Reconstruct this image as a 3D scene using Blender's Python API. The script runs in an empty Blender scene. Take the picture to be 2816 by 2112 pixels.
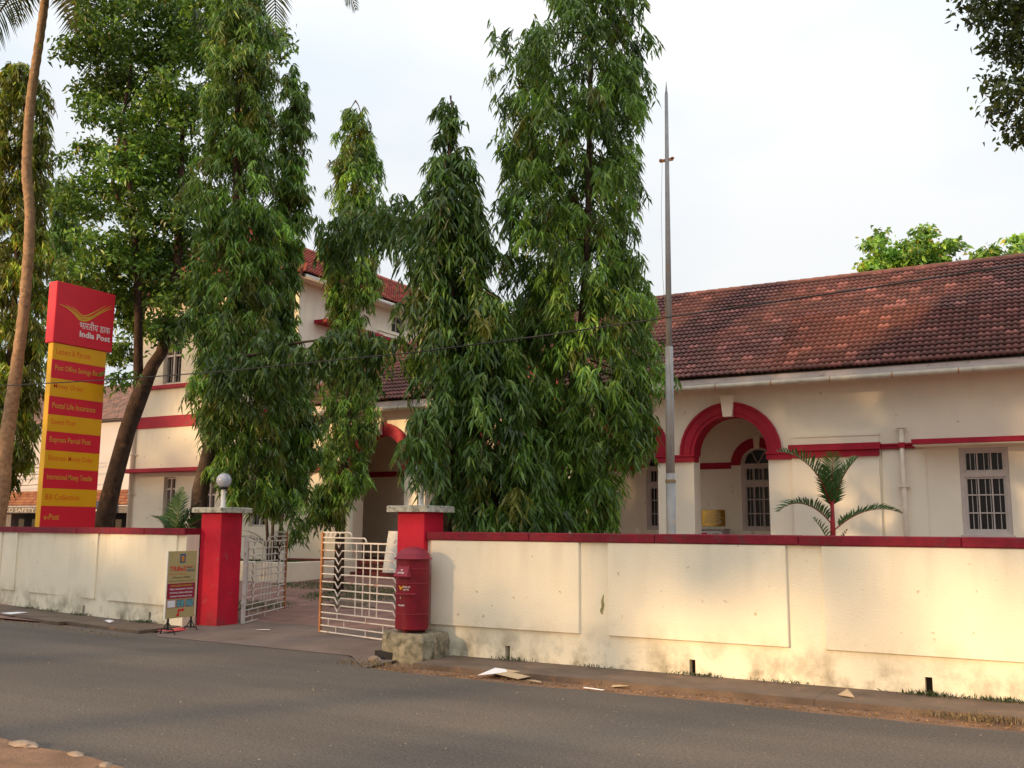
import bpy, math, random
import numpy as np
from mathutils import Vector, Matrix
R = math.radians
rnd = random.Random(7)
C = bpy.context.scene
# ---------------------------------------------------------------- camera
cam_d = bpy.data.cameras.new("camera"); cam = bpy.data.objects.new("camera", cam_d)
C.collection.objects.link(cam); C.camera = cam
YAW, PITCH, ROLL, EYE = R(29.379), R(8.3255), R(0.355), 1.65
fw = Vector((-math.sin(YAW)*math.cos(PITCH), math.cos(YAW)*math.cos(PITCH), math.sin(PITCH)))
rt = Vector((math.cos(YAW), math.sin(YAW), 0)); up = rt.cross(fw)
r2 = math.cos(ROLL)*rt + math.sin(ROLL)*up; u2 = -math.sin(ROLL)*rt + math.cos(ROLL)*up
cam.matrix_world = Matrix(((r2.x, u2.x, -fw.x, 0), (r2.y, u2.y, -fw.y, 0), (r2.z, u2.z, -fw.z, EYE), (0, 0, 0, 1)))
cam_d.sensor_width = 36; cam_d.lens = 34.23; cam_d.clip_start = .1; cam_d.clip_end = 2000
# ---------------------------------------------------------------- world, sun, exposure
SUN_EL, SUN_AZ = 13.0, 208.0        # azimuth the sun stands at, clockwise from +Y
W = bpy.data.worlds.new("World"); C.world = W; W.use_nodes = True
nt = W.node_tree; nt.nodes.clear()
def wn(t, **k):
    n = nt.nodes.new(t)
    for a, b in k.items(): setattr(n, a, b)
    return n
sky = wn('ShaderNodeTexSky', sky_type='NISHITA', sun_disc=False, sun_elevation=R(SUN_EL), sun_rotation=R(SUN_AZ))
sky.dust_density = 2.0
bg1 = wn('ShaderNodeBackground'); bg1.inputs[1].default_value = .10
nt.links.new(sky.outputs[0], bg1.inputs[0])
tc = wn('ShaderNodeTexCoord'); mp = wn('ShaderNodeMapping'); mp.inputs['Scale'].default_value = (1, 1, 2.6)
ns = wn('ShaderNodeTexNoise'); ns.inputs['Scale'].default_value = 1.5; ns.inputs['Detail'].default_value = 5; ns.inputs['Roughness'].default_value = .45
cr = wn('ShaderNodeValToRGB'); e = cr.color_ramp.elements
e[0].position = .38; e[0].color = (.62, .69, .765, 1); e[1].position = .60; e[1].color = (.845, .84, .83, 1)
bg2 = wn('ShaderNodeBackground'); bg2.inputs[1].default_value = 1.0
sxz = wn('ShaderNodeSeparateXYZ'); mrz = wn('ShaderNodeMapRange'); mrz.inputs[3].default_value = .92; mrz.inputs[4].default_value = 2.1; pwz = wn('ShaderNodeMath', operation='POWER', use_clamp=True); pwz.inputs[1].default_value = 1.9
nt.links.new(tc.outputs['Generated'], sxz.inputs[0]); nt.links.new(sxz.outputs[2], pwz.inputs[0]); nt.links.new(pwz.outputs[0], mrz.inputs[0]); nt.links.new(mrz.outputs[0], bg2.inputs[1])
mx = wn('ShaderNodeMixShader'); mx.inputs[0].default_value = .82
out = wn('ShaderNodeOutputWorld')
nt.links.new(tc.outputs['Generated'], mp.inputs[0]); nt.links.new(mp.outputs[0], ns.inputs[0]); nt.links.new(ns.outputs[0], cr.inputs[0])
nt.links.new(cr.outputs[0], bg2.inputs[0]); nt.links.new(bg1.outputs[0], mx.inputs[1]); nt.links.new(bg2.outputs[0], mx.inputs[2]); nt.links.new(mx.outputs[0], out.inputs[0])
sl = bpy.data.lights.new("sun", 'SUN'); sl.energy = 3.7; sl.angle = R(1.6); sl.color = (1, .66, .34)
so = bpy.data.objects.new("sun", sl); C.collection.objects.link(so)
sdir = Vector((math.sin(R(SUN_AZ))*math.cos(R(SUN_EL)), math.cos(R(SUN_AZ))*math.cos(R(SUN_EL)), math.sin(R(SUN_EL))))
so.rotation_euler = sdir.to_track_quat('Z', 'Y').to_euler(); so.location = (0, -20, 30)
C.view_settings.view_transform = 'Standard'; C.view_settings.look = 'None'; C.view_settings.exposure = 0.36; C.view_settings.gamma = 1
C.view_settings.use_curve_mapping = False
C.render.engine = 'CYCLES'
# ---------------------------------------------------------------- materials
def mat(name, col, rough=.8, var=.15, scale=6.0, bump=0.0, bscale=40.0, dirt=None, dirt_amt=.0, dscale=3.0, metal=0.0, spec=.3, crest=False, attr=None, objrand=None, transl=0.0, streak=None, rain=None):
    m = bpy.data.materials.new(name); m.use_nodes = True; t = m.node_tree; N = t.nodes; Lk = t.links
    b = N['Principled BSDF']; b.inputs['Roughness'].default_value = rough; b.inputs['Metallic'].default_value = metal
    b.inputs['Specular IOR Level'].default_value = spec
    co = N.new('ShaderNodeTexCoord')
    def noise(s, d=4):
        n = N.new('ShaderNodeTexNoise'); n.inputs['Scale'].default_value = s; n.inputs['Detail'].default_value = d
        Lk.new(co.outputs['Object'], n.inputs['Vector']); return n
    def mixc(fac, a, c, mode='MIX'):
        x = N.new('ShaderNodeMix'); x.data_type = 'RGBA'; x.blend_type = mode
        if isinstance(fac, float): x.inputs[0].default_value = fac
        else: Lk.new(fac, x.inputs[0])
        for v, s in ((a, 6), (c, 7)):
            if isinstance(v, tuple): x.inputs[s].default_value = (*v, 1)
            else: Lk.new(v, x.inputs[s])
        return x.outputs[2]
    n1 = noise(scale)
    if attr:
        at = N.new('ShaderNodeAttribute'); at.attribute_name = attr; base = at.outputs['Color']
    elif objrand:
        oi = N.new('ShaderNodeObjectInfo'); rp = N.new('ShaderNodeValToRGB'); rp.color_ramp.interpolation = 'CONSTANT'
        el = rp.color_ramp.elements
        while len(el) < len(objrand): el.new(.5)
        for i, c in enumerate(objrand): el[i].position = i/len(objrand); el[i].color = (*c, 1)
        Lk.new(oi.outputs['Random'], rp.inputs[0]); base = rp.outputs[0]
    else: base = col
    if var > 0:
        mr = N.new('ShaderNodeMapRange'); mr.inputs[1].default_value = .3; mr.inputs[2].default_value = .7
        mr.inputs[3].default_value = 1-var; mr.inputs[4].default_value = 1+var*.6
        Lk.new(n1.outputs[0], mr.inputs[0]); cc = N.new('ShaderNodeCombineXYZ')
        for i in range(3): Lk.new(mr.outputs[0], cc.inputs[i])
        base = mixc(1.0, base, cc.outputs[0], 'MULTIPLY')
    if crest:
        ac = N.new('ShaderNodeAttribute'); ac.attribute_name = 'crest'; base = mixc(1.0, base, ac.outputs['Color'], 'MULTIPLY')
    if dirt:
        n2 = noise(dscale, 6); mr = N.new('ShaderNodeMapRange'); mr.inputs[1].default_value = .62-dirt_amt*.25; mr.inputs[2].default_value = .74; mr.inputs[4].default_value = .85
        Lk.new(n2.outputs[0], mr.inputs[0]); base = mixc(mr.outputs[0], base, dirt)
    if streak:   # (colour, z0, z1, strength): grime that thins out between heights z0 and z1, broken by noise
        sx = N.new('ShaderNodeSeparateXYZ'); Lk.new(co.outputs['Object'], sx.inputs[0])
        mr = N.new('ShaderNodeMapRange'); mr.inputs[1].default_value = streak[1]; mr.inputs[2].default_value = streak[2]; mr.inputs[3].default_value = 1; mr.inputs[4].default_value = 0
        Lk.new(sx.outputs[2], mr.inputs[0])
        mpp = N.new('ShaderNodeMapping'); mpp.inputs['Scale'].default_value = (2.6, 2.6, 2.2); Lk.new(co.outputs['Object'], mpp.inputs[0])
        n3 = N.new('ShaderNodeTexNoise'); n3.inputs['Scale'].default_value = 1.0; n3.inputs['Detail'].default_value = 7; n3.inputs['Roughness'].default_value = .65; Lk.new(mpp.outputs[0], n3.inputs[0])
        m3 = N.new('ShaderNodeMapRange'); m3.inputs[1].default_value = .44; m3.inputs[2].default_value = .66; Lk.new(n3.outputs[0], m3.inputs[0])
        mu = N.new('ShaderNodeMath'); mu.operation = 'MULTIPLY'; Lk.new(mr.outputs[0], mu.inputs[0]); Lk.new(m3.outputs[0], mu.inputs[1])
        mu2 = N.new('ShaderNodeMath'); mu2.operation = 'MULTIPLY'; Lk.new(mu.outputs[0], mu2.inputs[0]); mu2.inputs[1].default_value = streak[3]
        base = mixc(mu2.outputs[0], base, streak[0])
    if rain:   # (colour, z_low, z_high, strength): runs of rain dirt that start at z_high and fade downwards
        sx = N.new('ShaderNodeSeparateXYZ'); Lk.new(co.outputs['Object'], sx.inputs[0])
        mr = N.new('ShaderNodeMapRange'); mr.inputs[1].default_value = rain[1]; mr.inputs[2].default_value = rain[2]; Lk.new(sx.outputs[2], mr.inputs[0])
        mpp = N.new('ShaderNodeMapping'); mpp.inputs['Scale'].default_value = (4.3, 4.3, .8); Lk.new(co.outputs['Object'], mpp.inputs[0])
        n3 = N.new('ShaderNodeTexNoise'); n3.inputs['Scale'].default_value = 1; n3.inputs['Detail'].default_value = 6; Lk.new(mpp.outputs[0], n3.inputs[0])
        m3 = N.new('ShaderNodeMapRange'); m3.inputs[1].default_value = .47; m3.inputs[2].default_value = .72; Lk.new(n3.outputs[0], m3.inputs[0])
        mu = N.new('ShaderNodeMath'); mu.operation = 'MULTIPLY'; Lk.new(mr.outputs[0], mu.inputs[0]); Lk.new(m3.outputs[0], mu.inputs[1])
        mu2 = N.new('ShaderNodeMath'); mu2.operation = 'MULTIPLY'; Lk.new(mu.outputs[0], mu2.inputs[0]); mu2.inputs[1].default_value = rain[3]
        base = mixc(mu2.outputs[0], base, rain[0])
    if isinstance(base, tuple): b.inputs['Base Color'].default_value = (*base, 1)
    else: Lk.new(base, b.inputs['Base Color'])
    if bump > 0:
        nb = noise(bscale, 5); bp = N.new('ShaderNodeBump'); bp.inputs['Strength'].default_value = bump; bp.inputs['Distance'].default_value = .02
        Lk.new(nb.outputs[0], bp.inputs['Height']); Lk.new(bp.outputs[0], b.inputs['Normal'])
    if transl > 0:
        tr = N.new('ShaderNodeBsdfTranslucent'); ms = N.new('ShaderNodeMixShader'); ms.inputs[0].default_value = transl
        if isinstance(base, tuple): tr.inputs[0].default_value = (*base, 1)
        else: Lk.new(base, tr.inputs[0])
        Lk.new(b.outputs[0], ms.inputs[1]); Lk.new(tr.outputs[0], ms.inputs[2]); Lk.new(ms.outputs[0], N['Material Output'].inputs[0])
    return m
M = {}
CREAM = (.84, .75, .60)
M['cream'] = mat('cream_wash', CREAM, .85, .06, 1.2, .12, 60, dirt=(.55, .45, .30), dirt_amt=-.1, dscale=7)
M['cream_wall'] = mat('cream_wall_paint', (.87, .785, .61), .85, .07, 1.6, .25, 45, dirt=(.50, .40, .25), dirt_amt=-.3, dscale=9, streak=((.22, .19, .12), 0, .55, .95), rain=((.42, .36, .26), .75, 1.47, .28))
M['panel'] = mat('panel_paint', (.88, .795, .62), .85, .06, 1.3, .2, 50, dirt=(.52, .40, .24), dirt_amt=-.3, dscale=11, streak=((.45, .38, .25), .3, .6, .6), rain=((.45, .38, .28), .7, 1.47, .28))
M['cream_facade'] = mat('facade_paint', (.81, .735, .59), .85, .07, .9, .12, 30, dirt=(.52, .43, .33), dirt_amt=-.2, dscale=4, rain=((.42, .35, .27), 3.6, 5.6, .22))
M['red'] = mat('red_paint', (.56, .006, .030), .62, .22, 3, .2, 40, dirt=(.42, .07, .08), dirt_amt=.0, dscale=5, streak=((.12, .03, .03), -.06, .45, .8))
M['red_trim'] = mat('red_trim_paint', (.33, .006, .026), .6, .15, 4, .1, 50)
M['coping'] = mat('red_coping_paint', (.205, .006, .020), .65, .25, 9, .3, 40, dirt=(.10, .04, .04), dirt_amt=.22, dscale=7)
M['cap'] = mat('mossy_concrete', (.50, .47, .38), .95, .35, 14, .6, 30, dirt=(.06, .07, .04), dirt_amt=.5, dscale=16)
M['block'] = mat('mossy_stone', (.30, .26, .18), .95, .4, 12, .8, 22, dirt=(.06, .06, .035), dirt_amt=.5, dscale=9)
M['white'] = mat('white_paint', (.78, .75, .70), .5, .08, 8)
M['gate'] = mat('rusty_white_paint', (.64, .585, .53), .5, .1, 10, dirt=(.36, .13, .04), dirt_amt=.25, dscale=7)
M['rust'] = mat('rusty_bar', (.42, .17, .06), .8, .3, 18, .3, 60, dirt=(.74, .68, .6), dirt_amt=.1, dscale=14)
M['globe'] = mat('lamp_glass', (.46, .47, .53), .12, .04, 5, spec=.6)
M['dark'] = mat('black_metal', (.015, .015, .015), .5, .1)
M['postbox'] = mat('postbox_red', (.19, .006, .016), .5, .25, 7, .05, 60, dirt=(.13, .012, .02), dirt_amt=.1, dscale=5, spec=.25)
M['postcap'] = mat('postbox_cap_red', (.26, .025, .042), .6, .15, 9)
M['frame'] = mat('window_frame_paint', (.52, .45, .41), .6, .1, 8)
M['bar'] = mat('iron_bar_paint', (.55, .5, .48), .6, .1, 8)
M['glass'] = mat('dark_glass', (.014, .013, .012), .25, .1, 3, spec=.22)
M['pipe'] = mat('pipe_paint', (.72, .62, .50), .55, .1, 6)
M['gutter'] = mat('gutter_pipe', (.52, .46, .36), .5, .2, 5, dirt=(.2, .15, .1), dirt_amt=-.05, dscale=6)
M['fascia'] = mat('fascia_board', (.58, .50, .48), .6, .15, 3, dirt=(.28, .2, .17), dirt_amt=-.02, dscale=7)
M['pole'] = mat('flagpole_metal', (.30, .295, .29), .55, .15, 8, dirt=(.40, .26, .14), dirt_amt=.05, dscale=5)
M['rope'] = mat('rope', (.38, .28, .15), .9)
M['bark'] = mat('bark', (.085, .055, .035), .95, .45, 9, 1.0, 18, dirt=(.16, .12, .08), dirt_amt=.2, dscale=5)
M['bark2'] = mat('orange_bark', (.060, .036, .024), .95, .45, 7, 1.0, 16, dirt=(.25, .12, .06), dirt_amt=.1, dscale=2.5)
M['palm_bark'] = mat('palm_bark', (.36, .225, .13), .9, .35, 10, 1.0, 26, dirt=(.15, .11, .08), dirt_amt=.2, dscale=8)
M['leaf'] = mat('leaf', (0, 0, 0), .38, 0, attr='col', transl=.35, spec=.5)
M['frond'] = mat('frond', (0, 0, 0), .5, 0, attr='col', transl=.2, spec=.35)
M['redstem'] = mat('red_palm_stem', (.30, .012, .02), .5, .2, 20)
M['asphalt'] = mat('asphalt', (.160, .139, .121), .92, .34, 42, .9, 110, dirt=(.27, .225, .19), dirt_amt=.12, dscale=60, spec=.15)
_t = M['asphalt'].node_tree; _b = _t.nodes['Principled BSDF']; _src = _b.inputs['Base Color'].links[0].from_socket     # worn tracks and patches along the road
_c = _t.nodes.new('ShaderNodeTexCoord'); _m = _t.nodes.new('ShaderNodeMapping'); _m.inputs['Scale'].default_value = (.12, .9, 1); _n = _t.nodes.new('ShaderNodeTexNoise'); _n.inputs['Scale'].default_value = 1; _n.inputs['Detail'].default_value = 6
_t.links.new(_c.outputs['Object'], _m.inputs[0]); _t.links.new(_m.outputs[0], _n.inputs[0]); _r = _t.nodes.new('ShaderNodeValToRGB'); _r.color_ramp.elements[0].position = .35; _r.color_ramp.elements[0].color = (.80, .79, .79, 1); _r.color_ramp.elements[1].position = .68; _r.color_ramp.elements[1].color = (1.16, 1.1, 1.03, 1)
_t.links.new(_n.outputs[0], _r.inputs[0]); _x = _t.nodes.new('ShaderNodeMix'); _x.data_type = 'RGBA'; _x.blend_type = 'MULTIPLY'; _x.inputs[0].default_value = 1
_t.links.new(_src, _x.inputs[6]); _t.links.new(_r.outputs[0], _x.inputs[7]); _t.links.new(_x.outputs[2], _b.inputs['Base Color'])
M['dirt'] = mat('red_dirt', (.24, .135, .08), .97, .3, 3, .8, 45, dirt=(.13, .085, .055), dirt_amt=.2, dscale=14)
M['apron'] = mat('worn_concrete', (.19, .14, .115), .95, .22, 1.6, .5, 60, dirt=(.12, .085, .07), dirt_amt=.1, dscale=5)
M['slab'] = mat('drain_slab', (.16, .115, .085), .95, .3, 2.2, .6, 50, dirt=(.26, .15, .09), dirt_amt=.15, dscale=5)
M['paving'] = mat('red_paving', (.27, .15, .12), .95, .25, 2.5, .4, 40, dirt=(.14, .10, .08), dirt_amt=.15, dscale=3)
M['oxide'] = mat('red_oxide_step', (.20, .035, .03), .6, .25, 4)
M['yellow'] = mat('sign_yellow', (.78, .37, .005), .35, .05, 2, spec=.4)
M['ylit'] = mat('sign_yellow_lit', (.84, .46, .008), .35, .05, 2, spec=.4)  # brighter copy of the sign yellow: sunlight on the street side put into colour
M['sred'] = mat('sign_red', (.68, .012, .032), .35, .06, 2, spec=.4)
M['gold'] = mat('sign_gold_lettering', (.62, .38, .03), .4, 0)
M['ored'] = mat('sign_orange_lettering', (.72, .08, .01), .4, 0)
M['wtext'] = mat('white_lettering', (.78, .72, .68), .5, 0)
M['tan'] = mat('poster_tan', (.46, .36, .16), .4, .06, 3)
M['maroon'] = mat('poster_maroon', (.30, .01, .05), .4, 0)
M['pblack'] = mat('poster_ink', (.04, .03, .02), .5, 0)
M['pteal'] = mat('poster_teal', (.12, .30, .34), .5, .5, 30)
M['pblue'] = mat('poster_blue', (.05, .1, .22), .5, .4, 30)
M['porange'] = mat('poster_orange', (.62, .26, .04), .5, .4, 20)
M['brass'] = mat('brass_plate', (.45, .30, .07), .22, .2, 12, metal=.9)
M['greywall'] = mat('grey_wall', (.50, .47, .46), .85, .08, .6, .1, 20)
M['shopdark'] = mat('shop_dark', (.025, .022, .02), .6, .2)
M['shopgrey'] = mat('shop_grey', (.14, .12, .11), .7, .2)
M['navy'] = mat('navy_board', (.02, .03, .08), .4, .1)
M['soil'] = mat('planter_soil', (.08, .06, .035), .95, .3)
M['card'] = mat('cardboard', (.50, .36, .22), .8, .15, 8)
M['paper'] = mat('paper', (.80, .78, .80), .7, .05)
M['plastic'] = mat('red_plastic', (.6, .03, .05), .4, .1)
M['stone'] = mat('stone', (.30, .22, .16), .9, .3, 10, .6, 20)
M['wood'] = mat('eave_timber', (.07, .055, .045), .8, .2)
TILES = [(.150,.060,.050),(.128,.055,.046),(.160,.064,.054),(.225,.088,.075),(.140,.062,.050),(.175,.066,.055),(.135,.053,.045),(.30,.12,.10),(.150,.066,.055),(.118,.052,.044),(.165,.062,.052),(.145,.060,.05),(.138,.058,.049),(.155,.06,.052)]
TILES = [(a*1.0, b*.98, c*.98) for a, b, c in TILES]
M['tile'] = mat('roof_tile', (0, 0, 0), .85, .25, 3, .3, 40, objrand=TILES, crest=True)
M['ridge'] = mat('ridge_clay', (.24, .10, .075), .85, .35, 4, .3, 30, dirt=(.12, .07, .055), dirt_amt=.1, dscale=6)
M['tile_mass'] = mat('roof_tile_mass', (0, 0, 0), .85, .25, 3, .3, 40, attr='col')
# ---------------------------------------------------------------- mesh helpers
class MB:
    def __init__(s): s.v = []; s.f = []; s.c = []; s.n = 0
    def add(s, vs, fs, c=None):
        b = s.n; s.v += [tuple(p) for p in vs]; s.n += len(vs); s.f += [tuple(i+b for i in f) for f in fs]; s.c += (c if isinstance(c, list) else [c]*len(vs)); return s
    def box(s, x0, x1, y0, y1, z0, z1, c=None):
        return s.add([(x0,y0,z0),(x1,y0,z0),(x1,y1,z0),(x0,y1,z0),(x0,y0,z1),(x1,y0,z1),(x1,y1,z1),(x0,y1,z1)],
              [(0,3,2,1),(4,5,6,7),(0,1,5,4),(1,2,6,5),(2,3,7,6),(3,0,4,7)], c)
    def bevbox(s, x0, x1, y0, y1, z0, z1, b=.01):
        # chamfered box: 24 verts
        vs = []; 
        for sx in (0,1):
            for sy in (0,1):
                for sz in (0,1):
                    X = (x0, x1)[sx]; Y = (y0, y1)[sy]; Z = (z0, z1)[sz]; dx = b*(1-2*sx); dy = b*(1-2*sy); dz = b*(1-2*sz)
                    vs += [(X, Y+dy, Z+dz), (X+dx, Y, Z+dz), (X+dx, Y+dy, Z)]
        k = lambda sx, sy, sz, a: (sx*4+sy*2+sz)*3+a
        fs = []
        for sx in (0,1): f = [k(sx,0,0,0),k(sx,1,0,0),k(sx,1,1,0),k(sx,0,1,0)]; fs.append(f[::-1] if sx == 0 else f)
        for sy in (0,1): f = [k(0,sy,0,1),k(1,sy,0,1),k(1,sy,1,1),k(0,sy,1,1)]; fs.append(f if sy == 0 else f[::-1])
        for sz in (0,1): f = [k(0,0,sz,2),k(1,0,sz,2),k(1,1,sz,2),k(0,1,sz,2)]; fs.append(f[::-1] if sz == 0 else f)
        for a in (0,1):
            for b_ in (0,1):
                fs.append([k(0,a,b_,1),k(1,a,b_,1),k(1,a,b_,2),k(0,a,b_,2)]); fs.append([k(a,0,b_,0),k(a,1,b_,0),k(a,1,b_,2),k(a,0,b_,2)]); fs.append([k(a,b_,0,0),k(a,b_,1,0),k(a,b_,1,1),k(a,b_,0,1)])
                for c_ in (0,1): fs.append([k(a,b_,c_,0),k(a,b_,c_,1),k(a,b_,c_,2)])
        return s.add(vs, fs)
    def tube(s, pts, rad, n=8, cap=True, c=None):
        pts = [Vector(p) for p in pts]; rad = rad if isinstance(rad, (list, tuple)) else [rad]*len(pts)
        vs = []; fs = []; prev = None
        for i, p in enumerate(pts):
            d = (pts[min(i+1, len(pts)-1)] - pts[max(i-1, 0)]).normalized()
            a = prev if prev is not None else (Vector((0,0,1)) if abs(d.z) < .9 else Vector((1,0,0)))
            x = (a - d*a.dot(d)).normalized(); prev = x; y = d.cross(x)
            for k in range(n):
                t = 2*math.pi*k/n; vs.append(p + (x*math.cos(t)+y*math.sin(t))*rad[i])
        for i in range(len(pts)-1):
            for k in range(n): fs.append((i*n+k, i*n+(k+1)%n, (i+1)*n+(k+1)%n, (i+1)*n+k))
        if cap: fs += [tuple(range(n))[::-1], tuple(range((len(pts)-1)*n, len(pts)*n))]
        return s.add(vs, fs, c)
    def lathe(s, x, y, prof, n=24, z0=0):
        vs = []; fs = []
        for r, z in prof:
            for k in range(n): t = 2*math.pi*k/n; vs.append((x+r*math.cos(t), y+r*math.sin(t), z0+z))
        for i in range(len(prof)-1):
            for k in range(n): fs.append((i*n+k, i*n+(k+1)%n, (i+1)*n+(k+1)%n, (i+1)*n+k))
        fs += [tuple(range(n))[::-1], tuple(range((len(prof)-1)*n, len(prof)*n))]
        return s.add(vs, fs)
    def prism(s, poly, axis, a0, a1):
        # poly 2D points; axis 'y': (x,z) pts; 'x': (y,z) pts; 'z': (x,y) pts
        def P(p, a): return {'y': (p[0], a, p[1]), 'x': (a, p[0], p[1]), 'z': (p[0], p[1], a)}[axis]
        n = len(poly); vs = [P(p, a0) for p in poly]+[P(p, a1) for p in poly]
        fs = [tuple(range(n)), tuple(range(n, 2*n))[::-1]]+[(i, i+n, (i+1)%n+n, (i+1)%n) for i in range(n)]
        return s.add(vs, fs)
    def build(s, name, m, parent=None, smooth=False, mw=None):
        me = bpy.data.meshes.new(name); me.from_pydata(s.v, [], s.f); me.materials.append(m if not isinstance(m, str) else M[m])
        if any(c is not None for c in s.c):
            ca = me.color_attributes.new('col', 'FLOAT_COLOR', 'POINT')
            ca.data.foreach_set('color', np.array([(*(c or (.1,.1,.1)), 1) for c in s.c], dtype=np.float32).ravel())
        import bmesh as bmm
        bm = bmm.new(); bm.from_mesh(me); bmm.ops.recalc_face_normals(bm, faces=bm.faces); bm.to_mesh(me); bm.free()
        if smooth: me.polygons.foreach_set('use_smooth', [True]*len(me.polygons))
        o = bpy.data.objects.new(name, me); C.collection.objects.link(o)
        if parent is not None: o.parent = parent
        if mw is not None: o.matrix_local = mw
        return o
def tag(o, label=None, cat=None, group=None, kind=None):
    if label: o['label'] = label
    if cat: o['category'] = cat
    if group: o['group'] = group
    if kind: o['kind'] = kind
    return o
def thing(name, label, cat, loc=(0,0,0), rz=0, group=None):
    o = bpy.data.objects.new(name, None); C.collection.objects.link(o); o.location = loc; o.rotation_euler = (0,0,rz); o.empty_display_size = .2
    return tag(o, label, cat, group)
def T(loc): return Matrix.Translation(Vector(loc))
def inv(loc): return Matrix.Translation(-Vector(loc))
def smooth_by_angle(o, a=40):
    me = o.data; me.polygons.foreach_set('use_smooth', [True]*len(me.polygons))
    try: me.set_sharp_from_angle(angle=R(a))
    except Exception: pass
def textmesh(txt, width, height, m, parent, name='lettering', mw=Matrix(), bold=.0, thick=.0, ital=0):
    cu = bpy.data.curves.new('t', 'FONT'); cu.body = txt; cu.size = 1; cu.offset = bold; cu.extrude = thick; cu.shear = ital; cu.resolution_u = 2
    to = bpy.data.objects.new('t', cu); C.collection.objects.link(to)
    dg = bpy.context.evaluated_depsgraph_get(); dg.update()
    me = bpy.data.meshes.new_from_object(to.evaluated_get(dg)); bpy.data.objects.remove(to); bpy.data.curves.remove(cu)
    n = len(me.vertices)
    if n == 0: return None
    co = np.empty(n*3, dtype=np.float32); me.vertices.foreach_get('co', co); co = co.reshape(-1, 3)
    mn = co.min(0); mxx = co.max(0); co[:, 0] = (co[:, 0]-mn[0])/(mxx[0]-mn[0])*width
    co[:, 1] = (co[:, 1]-mn[1])/(mxx[1]-mn[1])*height
    me.vertices.foreach_set('co', co.ravel()); me.update(); me.materials.clear(); me.materials.append(M[m] if isinstance(m, str) else m); me.name = name
    o = bpy.data.objects.new(name, me); C.collection.objects.link(o); o.parent = parent; o.matrix_local = mw
    return o
def face_mw(o, ux, uy):     # local x -> ux, y -> uy
    ux = Vector(ux).normalized(); uy = Vector(uy).normalized(); uz = ux.cross(uy); o = Vector(o)
    return Matrix(((ux.x, uy.x, uz.x, o.x), (ux.y, uy.y, uz.y, o.y), (ux.z, uy.z, uz.z, o.z), (0,0,0,1)))
def g(y):   # ground height inside the compound
    return max(0, min(.30, (y-12.6)/(20.0-12.6)*.30))
# ---------------------------------------------------------------- the setting
def sheet(name, poly, z, m, nsub=None):
    mb = MB(); mb.add([(x, y, z if not callable(z) else z(y)) for x, y in poly], [tuple(range(len(poly)))]); o = mb.build(name, m)
    return tag(o, kind='structure')
ROADZ = -.05
sheet('ground', [(-400,-400),(400,-400),(400,600),(-400,600)], -.062, 'dirt')
def wob(x, s, a): return a*(math.sin(x*1.7+s)+.6*math.sin(x*4.3+s*2)+.4*math.sin(x*9.1+s*3))
pts = []
x = -140.0
road_far = []
def road_edge(x):
    if x > -7.4: return 9.62+wob(x, 1, .035)
    if x > -12.3: return 10.7+(x+12.3)*(-.05)+(.0 if x < -8.3 else -(x+8.3)*.9)
    return 11.0 + (-12.3-x)*-.02 + max(0, -16-x)*.10 + wob(x, 3, .04)
xs = [-140+i*5 for i in range(22)]+[-30+i*.4 for i in range(0, 106)]+[14+i*8 for i in range(17)]
far = [(x, road_edge(x)) for x in xs]
near = [(x, (4.95 if x > -40 else 4.95+(-40-x)*.1) - (0 if x < -12 else max(0, (x+12))*.16 if x < -2 else 1.6) + wob(x, 5, .05)) for x in xs[::-1]]
mb = MB(); n = len(xs); vs = [(a, b, ROADZ) for a, b in far]+[(a, b, ROADZ) for a, b in near[::-1]]
mb.add(vs, [(i, i+1, n+i+1, n+i) for i in range(n-1)]); tag(mb.build('road', 'asphalt'), kind='structure')
# driveway apron sloping from the gate to the road
mb = MB(); ax = [-12.6, -12.2, -11.2, -10.2, -9.2, -8.3, -7.9, -7.45]
ye = [road_edge(x)-.03 for x in ax]
vs = [(x, y, ROADZ+.006) for x, y in zip(ax, ye)]+[(x, 11.25, .004) for x in ax]+[(x, 13.6, .012) for x in ax]+[(x-.1*(x+7), 16.8, g(16.8)+.012) for x in ax]
fs = [(r*8+i, r*8+i+1, (r+1)*8+i+1, (r+1)*8+i) for r in range(3) for i in range(7)]
mb.add(vs, fs); tag(mb.build('driveway', 'apron'), kind='structure')
# compound ground rising to the building
mb = MB(); ys = [11.1, 12.6, 14, 16, 18, 20, 23, 60]
vs = [(x, y, g(y)-(.03 if y < 12 else 0)) for y in ys for x in (-60, -20, -8, 8, 30)]
mb.add(vs, [(r*5+i, r*5+i+1, (r+1)*5+i+1, (r+1)*5+i) for r in range(7) for i in range(4)]); tag(mb.build('courtyard', 'paving'), kind='structure')
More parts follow.
